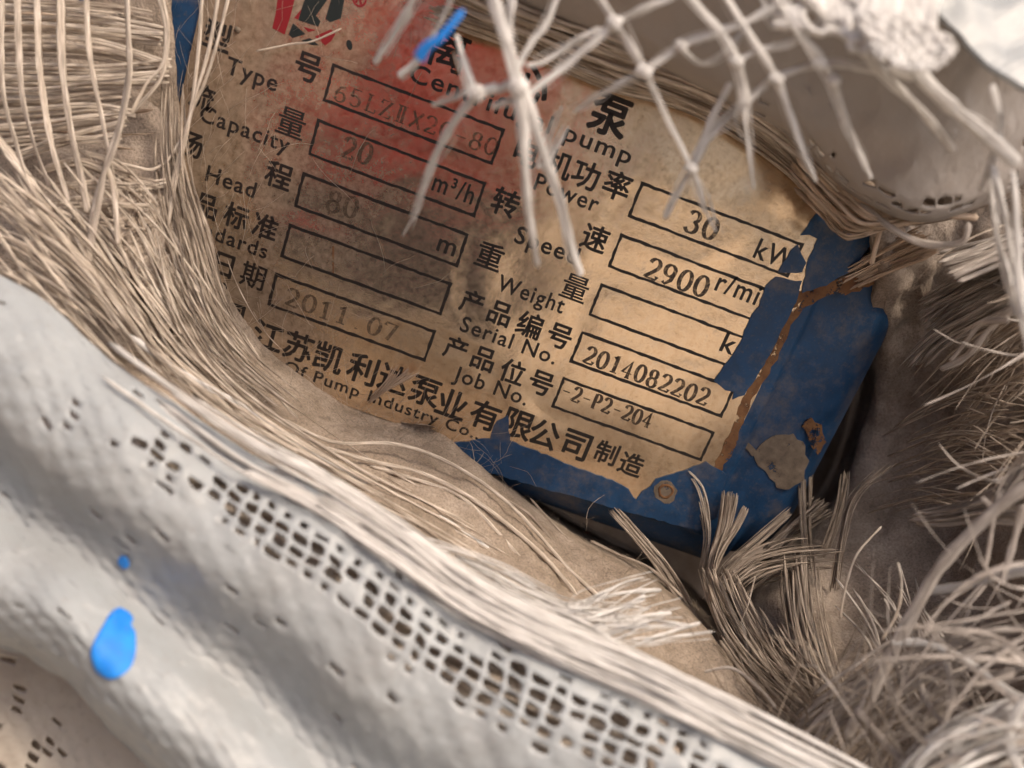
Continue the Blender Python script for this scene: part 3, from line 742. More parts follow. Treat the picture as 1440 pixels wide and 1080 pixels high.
# long single strands that dangle over the left edge of the plate
for poly, d, wpx in [([(286, -30), (280, 60), (272, 130), (262, 190), (246, 260), (236, 320)], [158, 158, 159, 160, 161, 161], 5.5), ([(310, -30), (296, 60), (276, 130), (258, 200), (244, 250), (238, 300)], [157, 158, 159, 160, 161, 161], 5.5), ([(325, -20), (308, 50), (290, 110), (268, 160), (250, 215)], [158, 158, 159, 160, 161], 5), ([(150, 225), (190, 235), (215, 238), (238, 222), (255, 195)], [158, 159, 160, 161, 161], 5), ([(222, -30), (236, 40), (230, 100), (212, 130), (186, 158)], [154, 155, 156, 156, 156], 6), ([(480, 40), (440, 58), (410, 62), (360, 72)], [163, 164, 165, 165], 3)]:
    mb = MB(); pxstrand(mb, poly, d, wpx, .6, seg=30, sides=8, wob=.2); mb.build('loose_strand', M['beige'], mesh_t)
mb = MB()
bundle(mb, [(-30, 20), (60, 30), (140, 40), (225, 60)], [(-30, 300), (60, 280), (140, 265), (225, 250)], 164, 166, 16, 4, 8, 1.0, (.5, .5), 10)
mb.build('loose_fibres', M['tan'], mesh_t, kind='stuff')

# ------------------------------------------------------------------ white outer cloth, lower left
cloth = thing('white_outer_cloth', 'white coated woven cloth with a frayed hole-riddled edge across the lower left', 'cloth', P(300, 1000, 130))
edge = [(-160, 300), (-40, 366), (60, 420), (150, 498), (240, 562), (350, 636), (450, 690), (560, 760), (660, 832), (780, 896), (900, 950), (1020, 1010), (1180, 1090), (1340, 1180)]
def crow(dx, dy, dep): return [(x + dx * (1), y + dy, d) for (x, y), d in zip(edge, dep)]
n = len(edge)
dE = [136, 135, 134, 133, 132, 131, 130, 129, 128, 127, 126, 124, 122, 120]
ky = [.80, .78, .77, .76, .71, .78, .86, .95] + [1.0] * 6      # how far the sheet hangs below its frayed edge, column by column
def crow(dx, dy, dd): return [(x + dx, y + dy * k, d + dd) for (x, y), d, k in zip(edge, dE, ky)]
rows = [crow(*q) for q in ((0, 0, 0), (-12, 60, -5), (-36, 130, -9), (-70, 205, -10), (-100, 262, -4), (-122, 305, -3.5), (-142, 360, -9), (-156, 440, -13), (-165, 505, -8), (-168, 532, 4))]
fc0 = grid_surface(rows)
cache = {}
def fc(s, t, raw=False):
    if not raw: t = (t + .55 * (1 - (1 - t) ** 2)) / 1.55
    p = fc0(s, t)
    wav = 1.6 * nz(p, .045, 6) + .4 * nz(p, .12, 3) + 1.3 * (.5 - abs(nz(p * np.array([1., 1., .6]), .05, 77))) + .7 * (.4 - abs(nz(p, .13, 50))) + (.8 * nz(p, .2, 12) if t > .93 else 0)
    return p - VIEW * wav + AX[1] * (1.2 * nz(p, .11, 31) * max(0, t - .8) * 5)
NS, NT = 56, 40
def hole_main(i, j):
    s = i / NS; t = j / NT; t = (t + .55 * (1 - (1 - t) ** 2)) / 1.55
    w_ = .052 + .03 * s; c = .148 + .012 * math.sin(s * 14)
    e = abs(t - c) / w_ + .35 * noise.noise(Vector((s * 22, t * 30, 5)))
    inb = max(0, min(1, (s - .24) * 6))
    if e < 1 and rnd.random() < .93 * inb:
        o = (1 - e * e)
        return (min(.88, .42 + .42 * o + rnd.uniform(-.22, .12)), min(.88, .34 + .5 * o + rnd.uniform(-.3, .12)))
    g = noise.noise(Vector((s * 9, t * 7, 3.3)))
    if rnd.random() < .016 + .22 * max(0, g - .12) + (.06 if t < .25 else 0):
        return (rnd.uniform(.5, .85), rnd.uniform(.25, .45))
    return (0, 0)
thicken(lattice(fc, NS, NT, hole_main, .09, .13, jit=.24).build('woven_sheet', M['cloth'], cloth), .35)
# bundle of threads along the frayed edge, and the single threads that stick out of it
mb = MB()
ga = [(x + 6, y - 22) for x, y in edge[3:]]; gb = [(x - 8, y + 34) for x, y in edge[3:]]
bundle(mb, ga, gb, [d + 2 for d in dE[3:]], [d - 4 for d in dE[3:]], 46, 7, 2.5, 1.2, (.5, .4), 40, .6)
mb.build('edge_threads', M['white'], cloth, kind='stuff')
mb = MB()
bundle(mb, [(x - 5, y + 10) for x, y in edge[3:]], [(x - 45, y + 170) for x, y in edge[3:]], [d + 1 for d in dE[3:]], [d - 4 for d in dE[3:]], 60, 8, 4, 1.0, (.5, .5), 36)
mb.build('under_threads', M['beige'], cloth, kind='stuff')
for k in range(13):
    f0 = k / 12
    mb = MB(); off = -16 + 44 * f0
    a = 3 + rnd.randint(0, 5); b = min(n, a + rnd.randint(4, 7))
    poly = [(x + rnd.uniform(-3, 3) - off * .2, y + off + rnd.uniform(-3, 3)) for x, y in edge[a:b]]
    pxstrand(mb, poly, [d - 3 - 3 * f0 + rnd.uniform(-1, 1) for d in dE[a:b]], rnd.uniform(8, 15), .5, seg=30, ridge=.15, sides=12, wob=.3, taper=(.6, .6))
    mb.build('edge_thread', M['white'], cloth)
for poly, d, wpx in [([(790, 868), (840, 842), (890, 832), (930, 830)], [140, 146, 152, 156], 9), ([(800, 880), (850, 862), (890, 848), (908, 838)], [138, 143, 147, 150], 9), ([(815, 890), (860, 872), (910, 866), (945, 862)], [137, 141, 145, 148], 10), ([(830, 900), (880, 884), (925, 880), (962, 880)], [136, 140, 143, 145], 8), ([(870, 920), (910, 900), (945, 888), (985, 876)], [135, 139, 142, 146], 8), ([(700, 838), (760, 850), (830, 880), (900, 930)], [134, 135, 134, 132], 11), ([(640, 780), (720, 830), (780, 858), (860, 900)], [140, 140, 138, 134], 9), ([(760, 856), (800, 850), (850, 838), (880, 836)], [142, 147, 152, 155], 6)]:
    mb = MB(); pxstrand(mb, poly, d, wpx * .72, .4, seg=24, ridge=.4, sides=14, wob=.4, twist=.4, tip=.4); mb.build('frayed_thread', M['white'], cloth)
mb = MB()
bundle(mb, [(760, 850), (820, 850), (880, 830), (930, 818)], [(850, 915), (905, 905), (950, 892), (1000, 885)], [136, 140, 147, 152], [132, 136, 141, 145], 46, 3, 5, 2, (.3, .5), 14, spread=.5)
bundle(mb, [(560, 762), (660, 822), (770, 872), (860, 906)], [(600, 770), (700, 800), (800, 850), (900, 860)], 134, [137, 140, 143, 146], 40, 3, 6, 1.5, (.5, .5), 14, spread=.5)
mb.build('frayed_fibres', M['white'], cloth, kind='stuff')

# second layer in the bottom-left corner
under = thing('lower_cloth_layer', 'dirty beige cloth layer with slot holes in the bottom left corner', 'cloth', P(60, 1040, 140))
fu0 = grid_surface([[(-120, 800, 144), (60, 830, 144), (220, 960, 142), (400, 1130, 138)], [(-140, 960, 140), (20, 990, 141), (150, 1090, 139), (320, 1240, 135)], [(-160, 1120, 132), (-20, 1150, 132), (100, 1220, 130), (260, 1340, 128)]])
thicken(lattice(lambda s, t: bulge(fu0(s, t), 1.5, .07, 40), 22, 22, lambda i, j: (rnd.uniform(.7, .92), rnd.uniform(.35, .6)) if rnd.random() < .2 else (0, 0), .1, .08, jit=.2).build('woven_sheet', M['cloth_dirty'], under), .35)

fub = grid_surface([[(-140, 800, 152), (60, 830, 152), (230, 960, 150), (420, 1130, 146)], [(-150, 960, 150), (20, 990, 151), (160, 1090, 148), (330, 1240, 144)], [(-170, 1140, 144), (-20, 1170, 144), (110, 1240, 142), (270, 1360, 140)]])
sheet(fub, 30, 20, lambda p, s, t: fbm(p, .1, 2, 4)).build('backing', M['wool'], under)

# blue paint drops on the cloth
def drop(name, label, path, w_, th, cat='paint spot', group=None, mat='bright_blue', tw=(1, 1)):
    mb = MB(); strand(mb, path, w_, th, seg=18, sides=16, seed=1, taper=tw, tip=.35); o = mb.build(name, M[mat]); return tag(o, label, cat, group)
def on_cloth(x, y, seed=None):
    """the point of the cloth surface that shows at that pixel"""
    best = None; hw = .11 if seed else .5; c0, c1 = seed or (.5, .5)
    for it in range(4):
        m_ = 60 if (it == 0 and not seed) else 11
        for s in np.linspace(c0 - hw, c0 + hw, m_):
            for t in np.linspace(c1 - hw, c1 + hw, m_):
                p = fc(s, t); q = p - CAM; d = q @ VIEW
                e = (720 + F * (q @ AX[0]) / d - x) ** 2 + (540 + F * (q @ AX[1]) / d - y) ** 2
                if best is None or e < best[0]: best = (e, s, t, p)
        c0, c1 = best[1], best[2]; hw *= .06 if (it == 0 and not seed) else .22
    return best
def paint_drop(name, label, outline, lift=.5):
    cx = sum(p[0] for p in outline) / len(outline); cy = sum(p[1] for p in outline) / len(outline); n_ = 24
    o3 = [cr([np.array((*p, 0.)) for p in outline + outline[:1]], k / n_) for k in range(n_)]
    mb = MB(); V = []; b0 = on_cloth(cx, cy); sd_ = (b0[1], b0[2])
    for rr, h in ((1.0, .0), (.99, .3), (.84, .5), (.5, .6), (.2, .62)):
        for q in o3: V.append(on_cloth(cx + (q[0] - cx) * rr, cy + (q[1] - cy) * rr, sd_)[3] - VIEW * (h * lift + .60))
    Fc = [(j * n_ + k, j * n_ + (k + 1) % n_, (j + 1) * n_ + (k + 1) % n_, (j + 1) * n_ + k) for j in range(4) for k in range(n_)]
    Fc.append(tuple(4 * n_ + k for k in range(n_)))
    mb.add(V, Fc); o = mb.build(name, M['bright_blue']); return tag(o, label, 'paint spot')
paint_drop('paint_drop', 'large bright blue pear-shaped paint drop on the white cloth', [(174, 852), (190, 866), (194, 900), (190, 930), (174, 948), (156, 953), (138, 942), (131, 918), (136, 898), (150, 874), (160, 857)])
paint_drop('paint_drop', 'tiny bright blue paint dot above the large drop', [(174, 780), (181, 784), (184, 794), (178, 799), (170, 793), (169, 785)], .3)

# ------------------------------------------------------------------ torn white netting, top
net = thing('torn_netting', 'torn white coated netting strands hanging in front of the nameplate from above', 'netting', P(900, 0, 92))
NETS = [
 ([(680, -40), (700, 20), (718, 80), (732, 150), (738, 220), (742, 290), (756, 376)], [88, 89, 90, 91, 94, 98, 104], 21, (1.1, .75)),
 ([(722, 90), (745, 150), (762, 210), (788, 285), (804, 350), (818, 388)], [91, 92, 95, 99, 104, 107], 20, (.9, .75)),
 ([(642, 48), (652, 85), (660, 110), (672, 132), (700, 126), (728, 112)], [98, 96, 95, 94, 93, 91], 13, (.7, 1.1)),
 ([(700, 122), (668, 136), (632, 182), (606, 235), (588, 290), (566, 332)], [93, 95, 100, 106, 112, 120], 16, (1.3, .3)),
 ([(608, 148), (628, 142), (650, 132), (668, 118)], [104, 101, 97, 95], 9, (1, .8)),
 ([(600, -40), (576, 10), (552, 50), (526, 90)], [100, 104, 108, 112], 11, (.9, 1)),
 ([(650, -40), (628, 10), (604, 60), (580, 90), (560, 108)], [98, 102, 106, 109, 111], 13, (.7, 1.2)),
 ([(722, -40), (718, 20), (716, 60), (720, 100)], [92, 92, 92, 91], 16, (1, .6)),
 ([(826, -30), (848, 6), (864, 30), (888, 70), (906, 100), (930, 150), (955, 200), (972, 236)], [90, 91, 92, 93, 95, 98, 102, 105], 14, (1, .75)),
 ([(972, 236), (982, 262), (992, 295), (1006, 325)], [105, 108, 112, 116], 9, (.9, .8)),
 ([(1028, 116), (1004, 160), (988, 200), (972, 236), (950, 275), (934, 308)], [100, 102, 104, 106, 110, 114], 13, (1, .9)),
 ([(1080, 122), (1052, 142), (1020, 172), (1000, 190), (974, 234)], [98, 100, 103, 104, 106], 10, (.8, 1)),
 ([(944, -40), (980, 6), (1012, 42), (1036, 84), (1046, 130), (1048, 170), (1054, 220), (1060, 266)], [88, 89, 90, 92, 95, 98, 101, 104], 14, (1, .7)),
 ([(1000, -40), (1036, 20), (1066, 68), (1092, 110), (1112, 165), (1130, 215), (1148, 256)], [88, 89, 91, 94, 98, 102, 106], 14, (1, .8)),
 ([(1080, -20), (1120, 40), (1158, 88), (1172, 118), (1192, 175), (1212, 220), (1226, 252)], [88, 90, 92, 95, 100, 104, 107], 14, (1, .7)),
 ([(1110, -30), (1166, 30), (1216, 74), (1250, 112), (1290, 150), (1320, 185), (1342, 214)], [88, 89, 91, 94, 98, 101, 103], 16, (1.1, .8)),
 ([(1262, 66), (1300, 112), (1338, 150), (1380, 186), (1432, 232)], [88, 90, 92, 95, 98], 22, (1.1, .9)),
 ([(906, 100), (870, 118), (836, 138), (806, 158)], [95, 98, 102, 106], 10, (1, .6)),
 ([(906, 100), (936, 80), (962, 62), (1000, 48), (1050, 30), (1090, 8), (1130, -20)], [95, 94, 93, 91, 90, 89, 88], 13, (1, .8)),
 ([(866, 32), (832, 62), (796, 92), (762, 118), (726, 140), (690, 150)], [92, 93, 94, 94, 93, 94], 14, (1, .6)),
 ([(866, 32), (900, 14), (950, -6), (990, -40)], [92, 91, 90, 89], 11, (1, .8)),
 ([(846, 40), (806, 60), (770, 84), (740, 92)], [97, 98, 98, 97], 10, (.9, .7)),
 ([(790, -20), (770, 30), (748, 62), (726, 96)], [98, 98, 97, 95], 12, (.8, .9)),
 ([(1036, 84), (1070, 70), (1110, 62), (1160, 30), (1200, 6)], [92, 92, 92, 90, 89], 10, (1, 1)),
 ([(1048, 150), (1076, 118), (1110, 102), (1160, 88), (1220, 96), (1290, 108)], [96, 96, 96, 95, 94, 92], 13, (.7, 1.3)),
 ([(960, 70), (990, 90), (1020, 70), (1050, 40)], [97, 98, 97, 96], 9, (.8, .8)),
 ([(790, 150), (776, 190), (762, 235), (800, 178)], [106, 110, 112, 110], 8, (.6, .5)),
 ([(1394, 120), (1404, 160), (1402, 200), (1390, 240), (1378, 270)], [92, 96, 100, 103, 106], 16, (1, .6)),
 ([(1396, 232), (1412, 300), (1424, 360), (1436, 430), (1452, 500)], [100, 100, 100, 100, 100], 17, (.7, 1)),
 ([(1392, 234), (1396, 290), (1406, 350), (1424, 420), (1430, 446)], [102, 103, 103, 102, 101], 15, (.7, 1)),
 ([(1424, 240), (1432, 330), (1434, 400), (1450, 450)], [96, 96, 96, 95], 24, (.8, 1)),
]
def nd(d): return 180 - (180 - d) * .74
for poly, d, wpx, tp in NETS:
    d = [nd(q) for q in d]
    mb = MB(); pxstrand(mb, poly, d, wpx * .84, .45, seg=40, sides=16, ridge=.4, taper=tp, wob=.4, twist=.5, tip=.35, knots=((rnd.uniform(.3, .7), .25),)); mb.build('net_strand', M['white'], net)
    fz = px3(poly, d); FZ = globals().setdefault('FZ', MB())
    for q in range(8):
        o_ = np.array([rnd.gauss(0, 3.5), rnd.gauss(0, 3.5), rnd.gauss(0, .8)]); ww = rnd.uniform(.08, .26)
        strand(FZ, [P(*(r_ + o_ + np.array([rnd.gauss(0, 3), rnd.gauss(0, 3), 0]))) for r_ in fz], ww, ww * .6, seg=22, sides=4, t0=rnd.uniform(0, .5), t1=rnd.uniform(.7, 1))
FZ.build('loose_fibres', M['white'], net, kind='stuff')
for (x, y, d, r) in [(728, 122, 90.5, 13), (864, 31, 91.5, 10), (906, 100, 94.5, 11), (670, 130, 94, 12), (972, 236, 105, 9), (1036, 86, 92, 9), (1092, 110, 94, 10), (1172, 112, 94, 9), (1152, 88, 92, 9), (958, 64, 92.5, 8)]:
    d = nd(d)
    mb = MB(); strand(mb, [P(x - r * .9, y - r * .5, d), P(x, y, d - .3), P(x + r * .9, y + r * .6, d)], r * 1.9 * d / F, r * 1.1 * d / F, seg=10, sides=10, tip=.2, wob=.5, seed=x, knots=((.5, .25),)); mb.build('knot', M['white'], net)
# the part of the net that is still whole, and the white flap below it
fn = grid_surface([[(x, y, nd(d)) for x, y, d in row] for row in [[(1000, -120, 94), (1120, -120, 94), (1240, -110, 94), (1380, -90, 94)], [(1060, -20, 91), (1150, -14, 90), (1236, -4, 89), (1320, 10, 88)], [(1090, 60, 90), (1170, 70, 88), (1240, 84, 86), (1330, 92, 84)]]])
def nh(i, j): return (0, 0) if (j >= 3 and i >= 6) or rnd.random() < .12 else (rnd.uniform(.45, .68), rnd.uniform(.45, .68))
thicken(lattice(lambda s, t: fn(s, t) - VIEW * (.8 * nz(fn(s, t), .15, 7)), 9, 6, nh, .2, .1, keep=lambda i, j: not (j == 5 and i < 4)).build('net_sheet', M['white'], net), .8)
ff = grid_surface([[(x, y, nd(d) - 2) for x, y, d in row] for row in [[(1200, 20, 89), (1260, 26, 88), (1310, 38, 87), (1346, 62, 86)], [(1214, 50, 87), (1262, 62, 86), (1300, 74, 85), (1338, 82, 84)], [(1236, 84, 84), (1262, 96, 83), (1290, 100, 82), (1318, 96, 82)]]])
thicken(lattice(lambda s, t: ff(s, t) - VIEW * (.7 * nz(ff(s, t), .2, 2)), 9, 8, lambda i, j: (rnd.uniform(.4, .7), rnd.uniform(.3, .5)) if rnd.random() < .1 else (0, 0), .16, .2, keep=lambda i, j: not ((i in (0, 8) or j == 7) and (i * 7 + j * 3) % 4 == 0)).build('flap', M['white'], net), .5)
# thin blue painted thread caught between the strands
drop('painted_thread', 'short bright blue painted thread end hanging over the plate title', [P(588, 84, 106), P(600, 66, 105), P(620, 52, 104), P(652, 14, 103)], 1.7, .6, 'thread', tw=(1.15, .5))

# ------------------------------------------------------------------ grey inner cloth, tan strand rope, corner cloth (top right)
inner = thing('grey_inner_cloth', 'smooth grey inner cloth with dark slot holes behind the netting', 'cloth', P(1200, 150, 140))
lowb = [(600, -60), (700, -10), (800, 30), (900, 70), (1000, 112), (1080, 150), (1150, 200), (1220, 262), (1300, 290), (1380, 270), (1440, 240), (1520, 200)]
fi0 = grid_surface([[(x + 40, -160 + (x - 600) * .05, 118) for x, y in lowb], [(x + 24, y * .45 - 60, 134) for x, y in lowb], [(x, y, 148) for x, y in lowb], [(x - 16, y + 22, 160) for x, y in lowb]])
def hi(i, j):
    if 14 <= j <= 16 and i > 18 and rnd.random() < (.25 if i < 26 else .42): return (rnd.uniform(.8, .92), rnd.uniform(.35, .6))
    if 11 < j < 18 and i > 18 and rnd.random() < .04: return (.6, .5)
    if i > 40 and rnd.random() < .3: return (rnd.uniform(.4, .7), rnd.uniform(.3, .5))
    return (0, 0)
thicken(lattice(lambda s, t: (lambda p: p - VIEW * (2.2 * nz(p, .05, 20) + 2.4 * (.4 - abs(nz(p, .06, 61))) + .8 * (.4 - abs(nz(p, .16, 33)))))(fi0(s, t)), 46, 22, hi, .08, .05).build('woven_sheet', M['cloth_grey'], inner), .35)
mb = MB()
ga = [(620, -40), (740, 10), (860, 50), (980, 98), (1080, 150), (1150, 215), (1210, 270), (1270, 318)]
gb = [(600, 20), (730, 66), (850, 120), (960, 150), (1040, 190), (1110, 240), (1160, 290), (1220, 318)]
bundle(mb, ga, gb, [146, 148, 150, 152, 154, 156, 158, 158], [160, 164, 166, 168, 169, 170, 170, 168], 230, 6, 4, 2, (.35, .35), 30)
mb.build('frayed_rope', M['beige'], inner, kind='stuff')
mb = MB()
bundle(mb, [(1130, 190), (1190, 250), (1250, 290), (1330, 300)], [(1100, 240), (1160, 300), (1200, 330), (1300, 290)], 156, 163, 60, 7, 6, 2.5, (.4, .4), 16)
mb.build('loose_fibres', M['tan'], inner, kind='stuff')
for poly, d, wpx in [([(1190, 240), (1225, 262), (1265, 290), (1285, 312)], [154, 156, 157, 158], 13), ([(1160, 236), (1200, 270), (1240, 300), (1272, 330)], [156, 157, 158, 160], 14), ([(1130, 226), (1180, 270), (1210, 300), (1246, 318)], [158, 159, 160, 160], 14), ([(1150, 290), (1180, 312), (1210, 300), (1240, 312)], [165, 165, 164, 163], 12), ([(1246, 300), (1236, 330), (1228, 360), (1226, 372)], [162, 164, 166, 167], 7), ([(1230, 256), (1290, 286), (1330, 300), (1376, 306)], [153, 154, 154, 153], 12), ([(1210, 286), (1250, 318), (1290, 340), (1330, 345), (1356, 338), (1362, 312)], [155, 154, 152, 149, 147, 146], 11)]:
    mb = MB(); pxstrand(mb, poly, d, wpx, .5, seg=20, sides=10, ridge=.15, wob=.3); mb.build('rope_strand', M['tan'] if wpx != 11 else M['grey'], inner)
fib = grid_surface([[(x + 40, -160 + (x - 600) * .05, 126) for x, y in lowb], [(x + 24, y * .45 - 60, 142) for x, y in lowb], [(x, y + 6, 160) for x, y in lowb], [(x - 16, y + 22, 166) for x, y in lowb]])
sheet(fib, 40, 20, lambda p, s, t: fbm(p, .1, 2, 4)).build('backing', M['wool'], inner)
corner = thing('corner_cloth', 'pale grey out-of-focus cloth edge in the top right corner', 'cloth', P(1420, 30, 80))
fk = grid_surface([[(x, y, nd(d) + 12) for x, y, d in row] for row in [[(1262, -60, 80), (1310, 10, 79), (1352, 52, 78), (1390, 96, 77), (1430, 118, 76), (1520, 160, 75)], [(1300, -90, 84), (1350, -30, 83), (1400, 10, 82), (1440, 40, 81), (1490, 60, 80), (1570, 90, 79)], [(1360, -160, 90), (1420, -110, 89), (1470, -80, 88), (1520, -60, 87), (1570, -40, 86), (1640, -10, 85)]]])
thicken(sheet(fk, 60, 30, lambda p, s, t: .8 * fbm(p, .12, 2, 2) + .06 * math.sin(p[0] * 4) * math.sin(p[2] * 4)).build('woven_sheet', M['cloth'], corner), .8)

# ------------------------------------------------------------------ dusty insulation on the right
wool = thing('dusty_insulation', 'grey brown dusty insulation wool bulging right of the blue casing with frayed tufts', 'insulation', P(1260, 900, 175))
ys = [200, 320, 430, 560, 690, 790, 890, 990, 1130]
lx = [1226, 1222, 1226, 1216, 1172, 1085, 1015, 985, 975]
ld = [172, 174, 187, 220, 222, 212, 196, 178, 160]
md = [174, 177, 188, 204, 198, 184, 172, 156, 140]
rd = [165, 168, 170, 168, 160, 150, 140, 126, 112]
rowsw = []
for y, x, a, b, c in zip(ys, lx, ld, md, rd):
    rowsw.append([(x - 20, y, a + 85), (x, y, a), ((x + 1340) / 2 + 10, y + 4, (a + b) / 2 - 2), (1345, y, b), (1500, y, c)])
fwool = grid_surface(rowsw)
mb = sheet(fwool, 90, 150, lambda p, s, t: (3.4 * fbm(p, .045, 3, 21) + 1.0 * fbm(p, .2, 3, 5) + .25 * nz(p, 1.2, 8)) * min(1, max(.15, s * 3 - .3)))
mb.build('wool_mass', M['wool'], wool)
def cavity():
    mb = MB(); xs = np.linspace(-140, 330, 40); zs = np.linspace(-190, 90, 26); V = []
    for z in zs:
        for x in xs: V.append((x, 105 + 4 * fbm((x, 0, z), .05, 2) - max(0, x - 190) * .9 - max(0, -z - 120) * 1.2, z))
    mb.add(V, [(j * 40 + i, j * 40 + i + 1, (j + 1) * 40 + i + 1, (j + 1) * 40 + i) for j in range(25) for i in range(39)])
    return mb.build('backing', M['wool'], wool)
cavity()
def tuft(ga, gb, da, db, n_, wpx, mat, **k):
    mb = MB(); bundle(mb, ga, gb, da, db, int(n_ * 1.8), wpx * .62, **k); return mb.build('frayed_tuft', M[mat], wool, kind='stuff')
tuft([(985, 800), (1010, 870), (1050, 930), (1110, 980)], [(1030, 790), (1060, 860), (1100, 920), (1160, 960)], [186, 180, 172, 164], [188, 182, 174, 165], 55, 5, 'dusty', jit=4, dj=2, trim=(.25, .2), seg=16)
tuft([(1100, 780), (1110, 860), (1125, 930), (1150, 1000)], [(1140, 770), (1150, 850), (1165, 920), (1190, 990)], [188, 180, 170, 160], [188, 180, 170, 160], 40, 5, 'dusty', jit=6, dj=2, trim=(.3, .2), seg=16)
tuft([(992, 840), (996, 790), (1010, 740), (1016, 690)], [(1004, 840), (1008, 790), (1026, 740), (1036, 694)], 192, [190, 190, 192, 193], 12, 6, 'dusty', jit=1.5, dj=.6, seg=12)
tuft([(1000, 820), (1020, 790), (1060, 755), (1108, 715)], [(1004, 830), (1030, 800), (1070, 765), (1114, 722)], 192, [190, 190, 192, 194], 9, 5, 'dusty', jit=2, dj=.6, seg=12)
tuft([(1000, 800), (1012, 770), (1030, 740), (1044, 712)], [(1006, 806), (1020, 776), (1040, 745), (1052, 716)], 191, [190, 190, 192, 194], 7, 5, 'dusty', jit=1.5, dj=.6, seg=12)
tuft([(960, 860), (930, 810), (900, 770), (858, 720)], [(975, 850), (945, 800), (912, 760), (870, 716)], 190, [190, 191, 193, 194], 12, 4.5, 'dusty', jit=2, dj=.8, seg=12)
tuft([(985, 800), (990, 750), (975, 690), (958, 662)], [(990, 800), (1000, 750), (992, 690), (968, 660)], 194, [193, 193, 192, 192], 6, 4, 'beige', jit=1.5, dj=.6, seg=14)
tuft([(1130, 800), (1126, 750), (1124, 700), (1122, 655)], [(1146, 800), (1140, 750), (1140, 700), (1142, 655)], 198, 200, 9, 5, 'dusty', jit=2, dj=.8, seg=10)
tuft([(1150, 790), (1165, 745), (1175, 710), (1182, 668)], [(1160, 790), (1178, 745), (1190, 700), (1194, 664)], 198, 202, 6, 4, 'dusty', jit=2, dj=.8, seg=10)
tuft([(1168, 830), (1180, 760), (1196, 700), (1236, 660)], [(1180, 830), (1190, 760), (1208, 700), (1262, 650)], 190, [188, 188, 188, 186], 6, 5, 'dusty', jit=2, dj=.8, seg=16)
tuft([(1075, 770), (1100, 745), (1130, 720), (1150, 700)], [(1085, 790), (1115, 765), (1150, 740), (1180, 720)], 200, 204, 16, 5, 'dusty', jit=3, dj=1.5, seg=10)
tuft([(1000, 840), (1050, 790), (1100, 770), (1170, 765)], [(1010, 870), (1060, 820), (1120, 800), (1200, 790)], 184, 190, 26, 4.5, 'dusty', jit=6, dj=2, trim=(.3, .3), seg=14)
# brown bundle that leaves the casing towards the upper right, brush ends right of it
tuft([(1165, 392), (1200, 375), (1245, 352), (1300, 325)], [(1180, 412), (1215, 396), (1260, 375), (1320, 350)], [181, 178, 172, 163], [181, 178, 172, 163], 30, 7, 'tan', jit=3, dj=1.2, trim=(.15, .1), seg=12)
tuft([(1290, 420), (1330, 400), (1380, 372), (1470, 330)], [(1310, 480), (1345, 450), (1400, 420), (1480, 380)], [182, 178, 168, 150], [182, 178, 168, 150], 40, 8, 'grey', jit=5, dj=2.5, trim=(.2, 0), seg=12)
tuft([(1270, 510), (1310, 470), (1360, 440), (1470, 380)], [(1300, 520), (1330, 490), (1380, 460), (1480, 420)], [184, 178, 168, 150], [184, 178, 168, 150], 18, 8, 'grey', jit=4, dj=2, trim=(.2, 0), seg=12)
tuft([(1320, 360), (1370, 345), (1420, 330), (1480, 310)], [(1340, 392), (1380, 376), (1430, 356), (1480, 340)], 168, 150, 14, 8, 'grey', jit=4, dj=2, seg=12)
# pale bundles coming in from the right edge
tuft([(1290, 722), (1340, 712), (1400, 690), (1490, 650)], [(1268, 738), (1330, 740), (1390, 732), (1490, 740)], [160, 154, 146, 135], [160, 154, 146, 135], 30, 8, 'grey', jit=3, dj=2, trim=(.25, 0), seg=14)
tuft([(1400, 700), (1420, 660), (1440, 640), (1480, 610)], [(1410, 710), (1430, 680), (1450, 660), (1490, 640)], [146, 142, 138, 132], 140, 14, 7, 'grey', jit=4, dj=2, seg=10)
tuft([(1060, 1100), (1120, 1010), (1200, 960), (1290, 900), (1420, 860)], [(1200, 1130), (1240, 1060), (1300, 1010), (1380, 960), (1500, 930)], [150, 150, 150, 146, 136], [138, 138, 138, 136, 128], 34, 7, 'grey', jit=14, dj=4, trim=(.4, .4), seg=16)
tuft([(1180, 820), (1230, 880), (1260, 940), (1300, 1020)], [(1300, 800), (1320, 860), (1360, 920), (1420, 1000)], [180, 170, 160, 145], [172, 162, 152, 136], 16, 5, 'grey', jit=14, dj=4, trim=(.4, .4), seg=14)
tuft([(1240, 1120), (1300, 1050), (1380, 1010), (1480, 990)], [(1300, 1140), (1360, 1090), (1420, 1060), (1500, 1040)], 128, 122, 40, 9, 'white', jit=10, dj=4, trim=(.3, .2), seg=14)
tuft([(1000, 900), (1040, 960), (1090, 1010), (1150, 1060)], [(1080, 860), (1120, 930), (1180, 990), (1240, 1060)], [172, 164, 156, 146], [176, 168, 158, 146], 40, 4.5, 'dusty', jit=9, dj=3, trim=(.3, .3), seg=14)
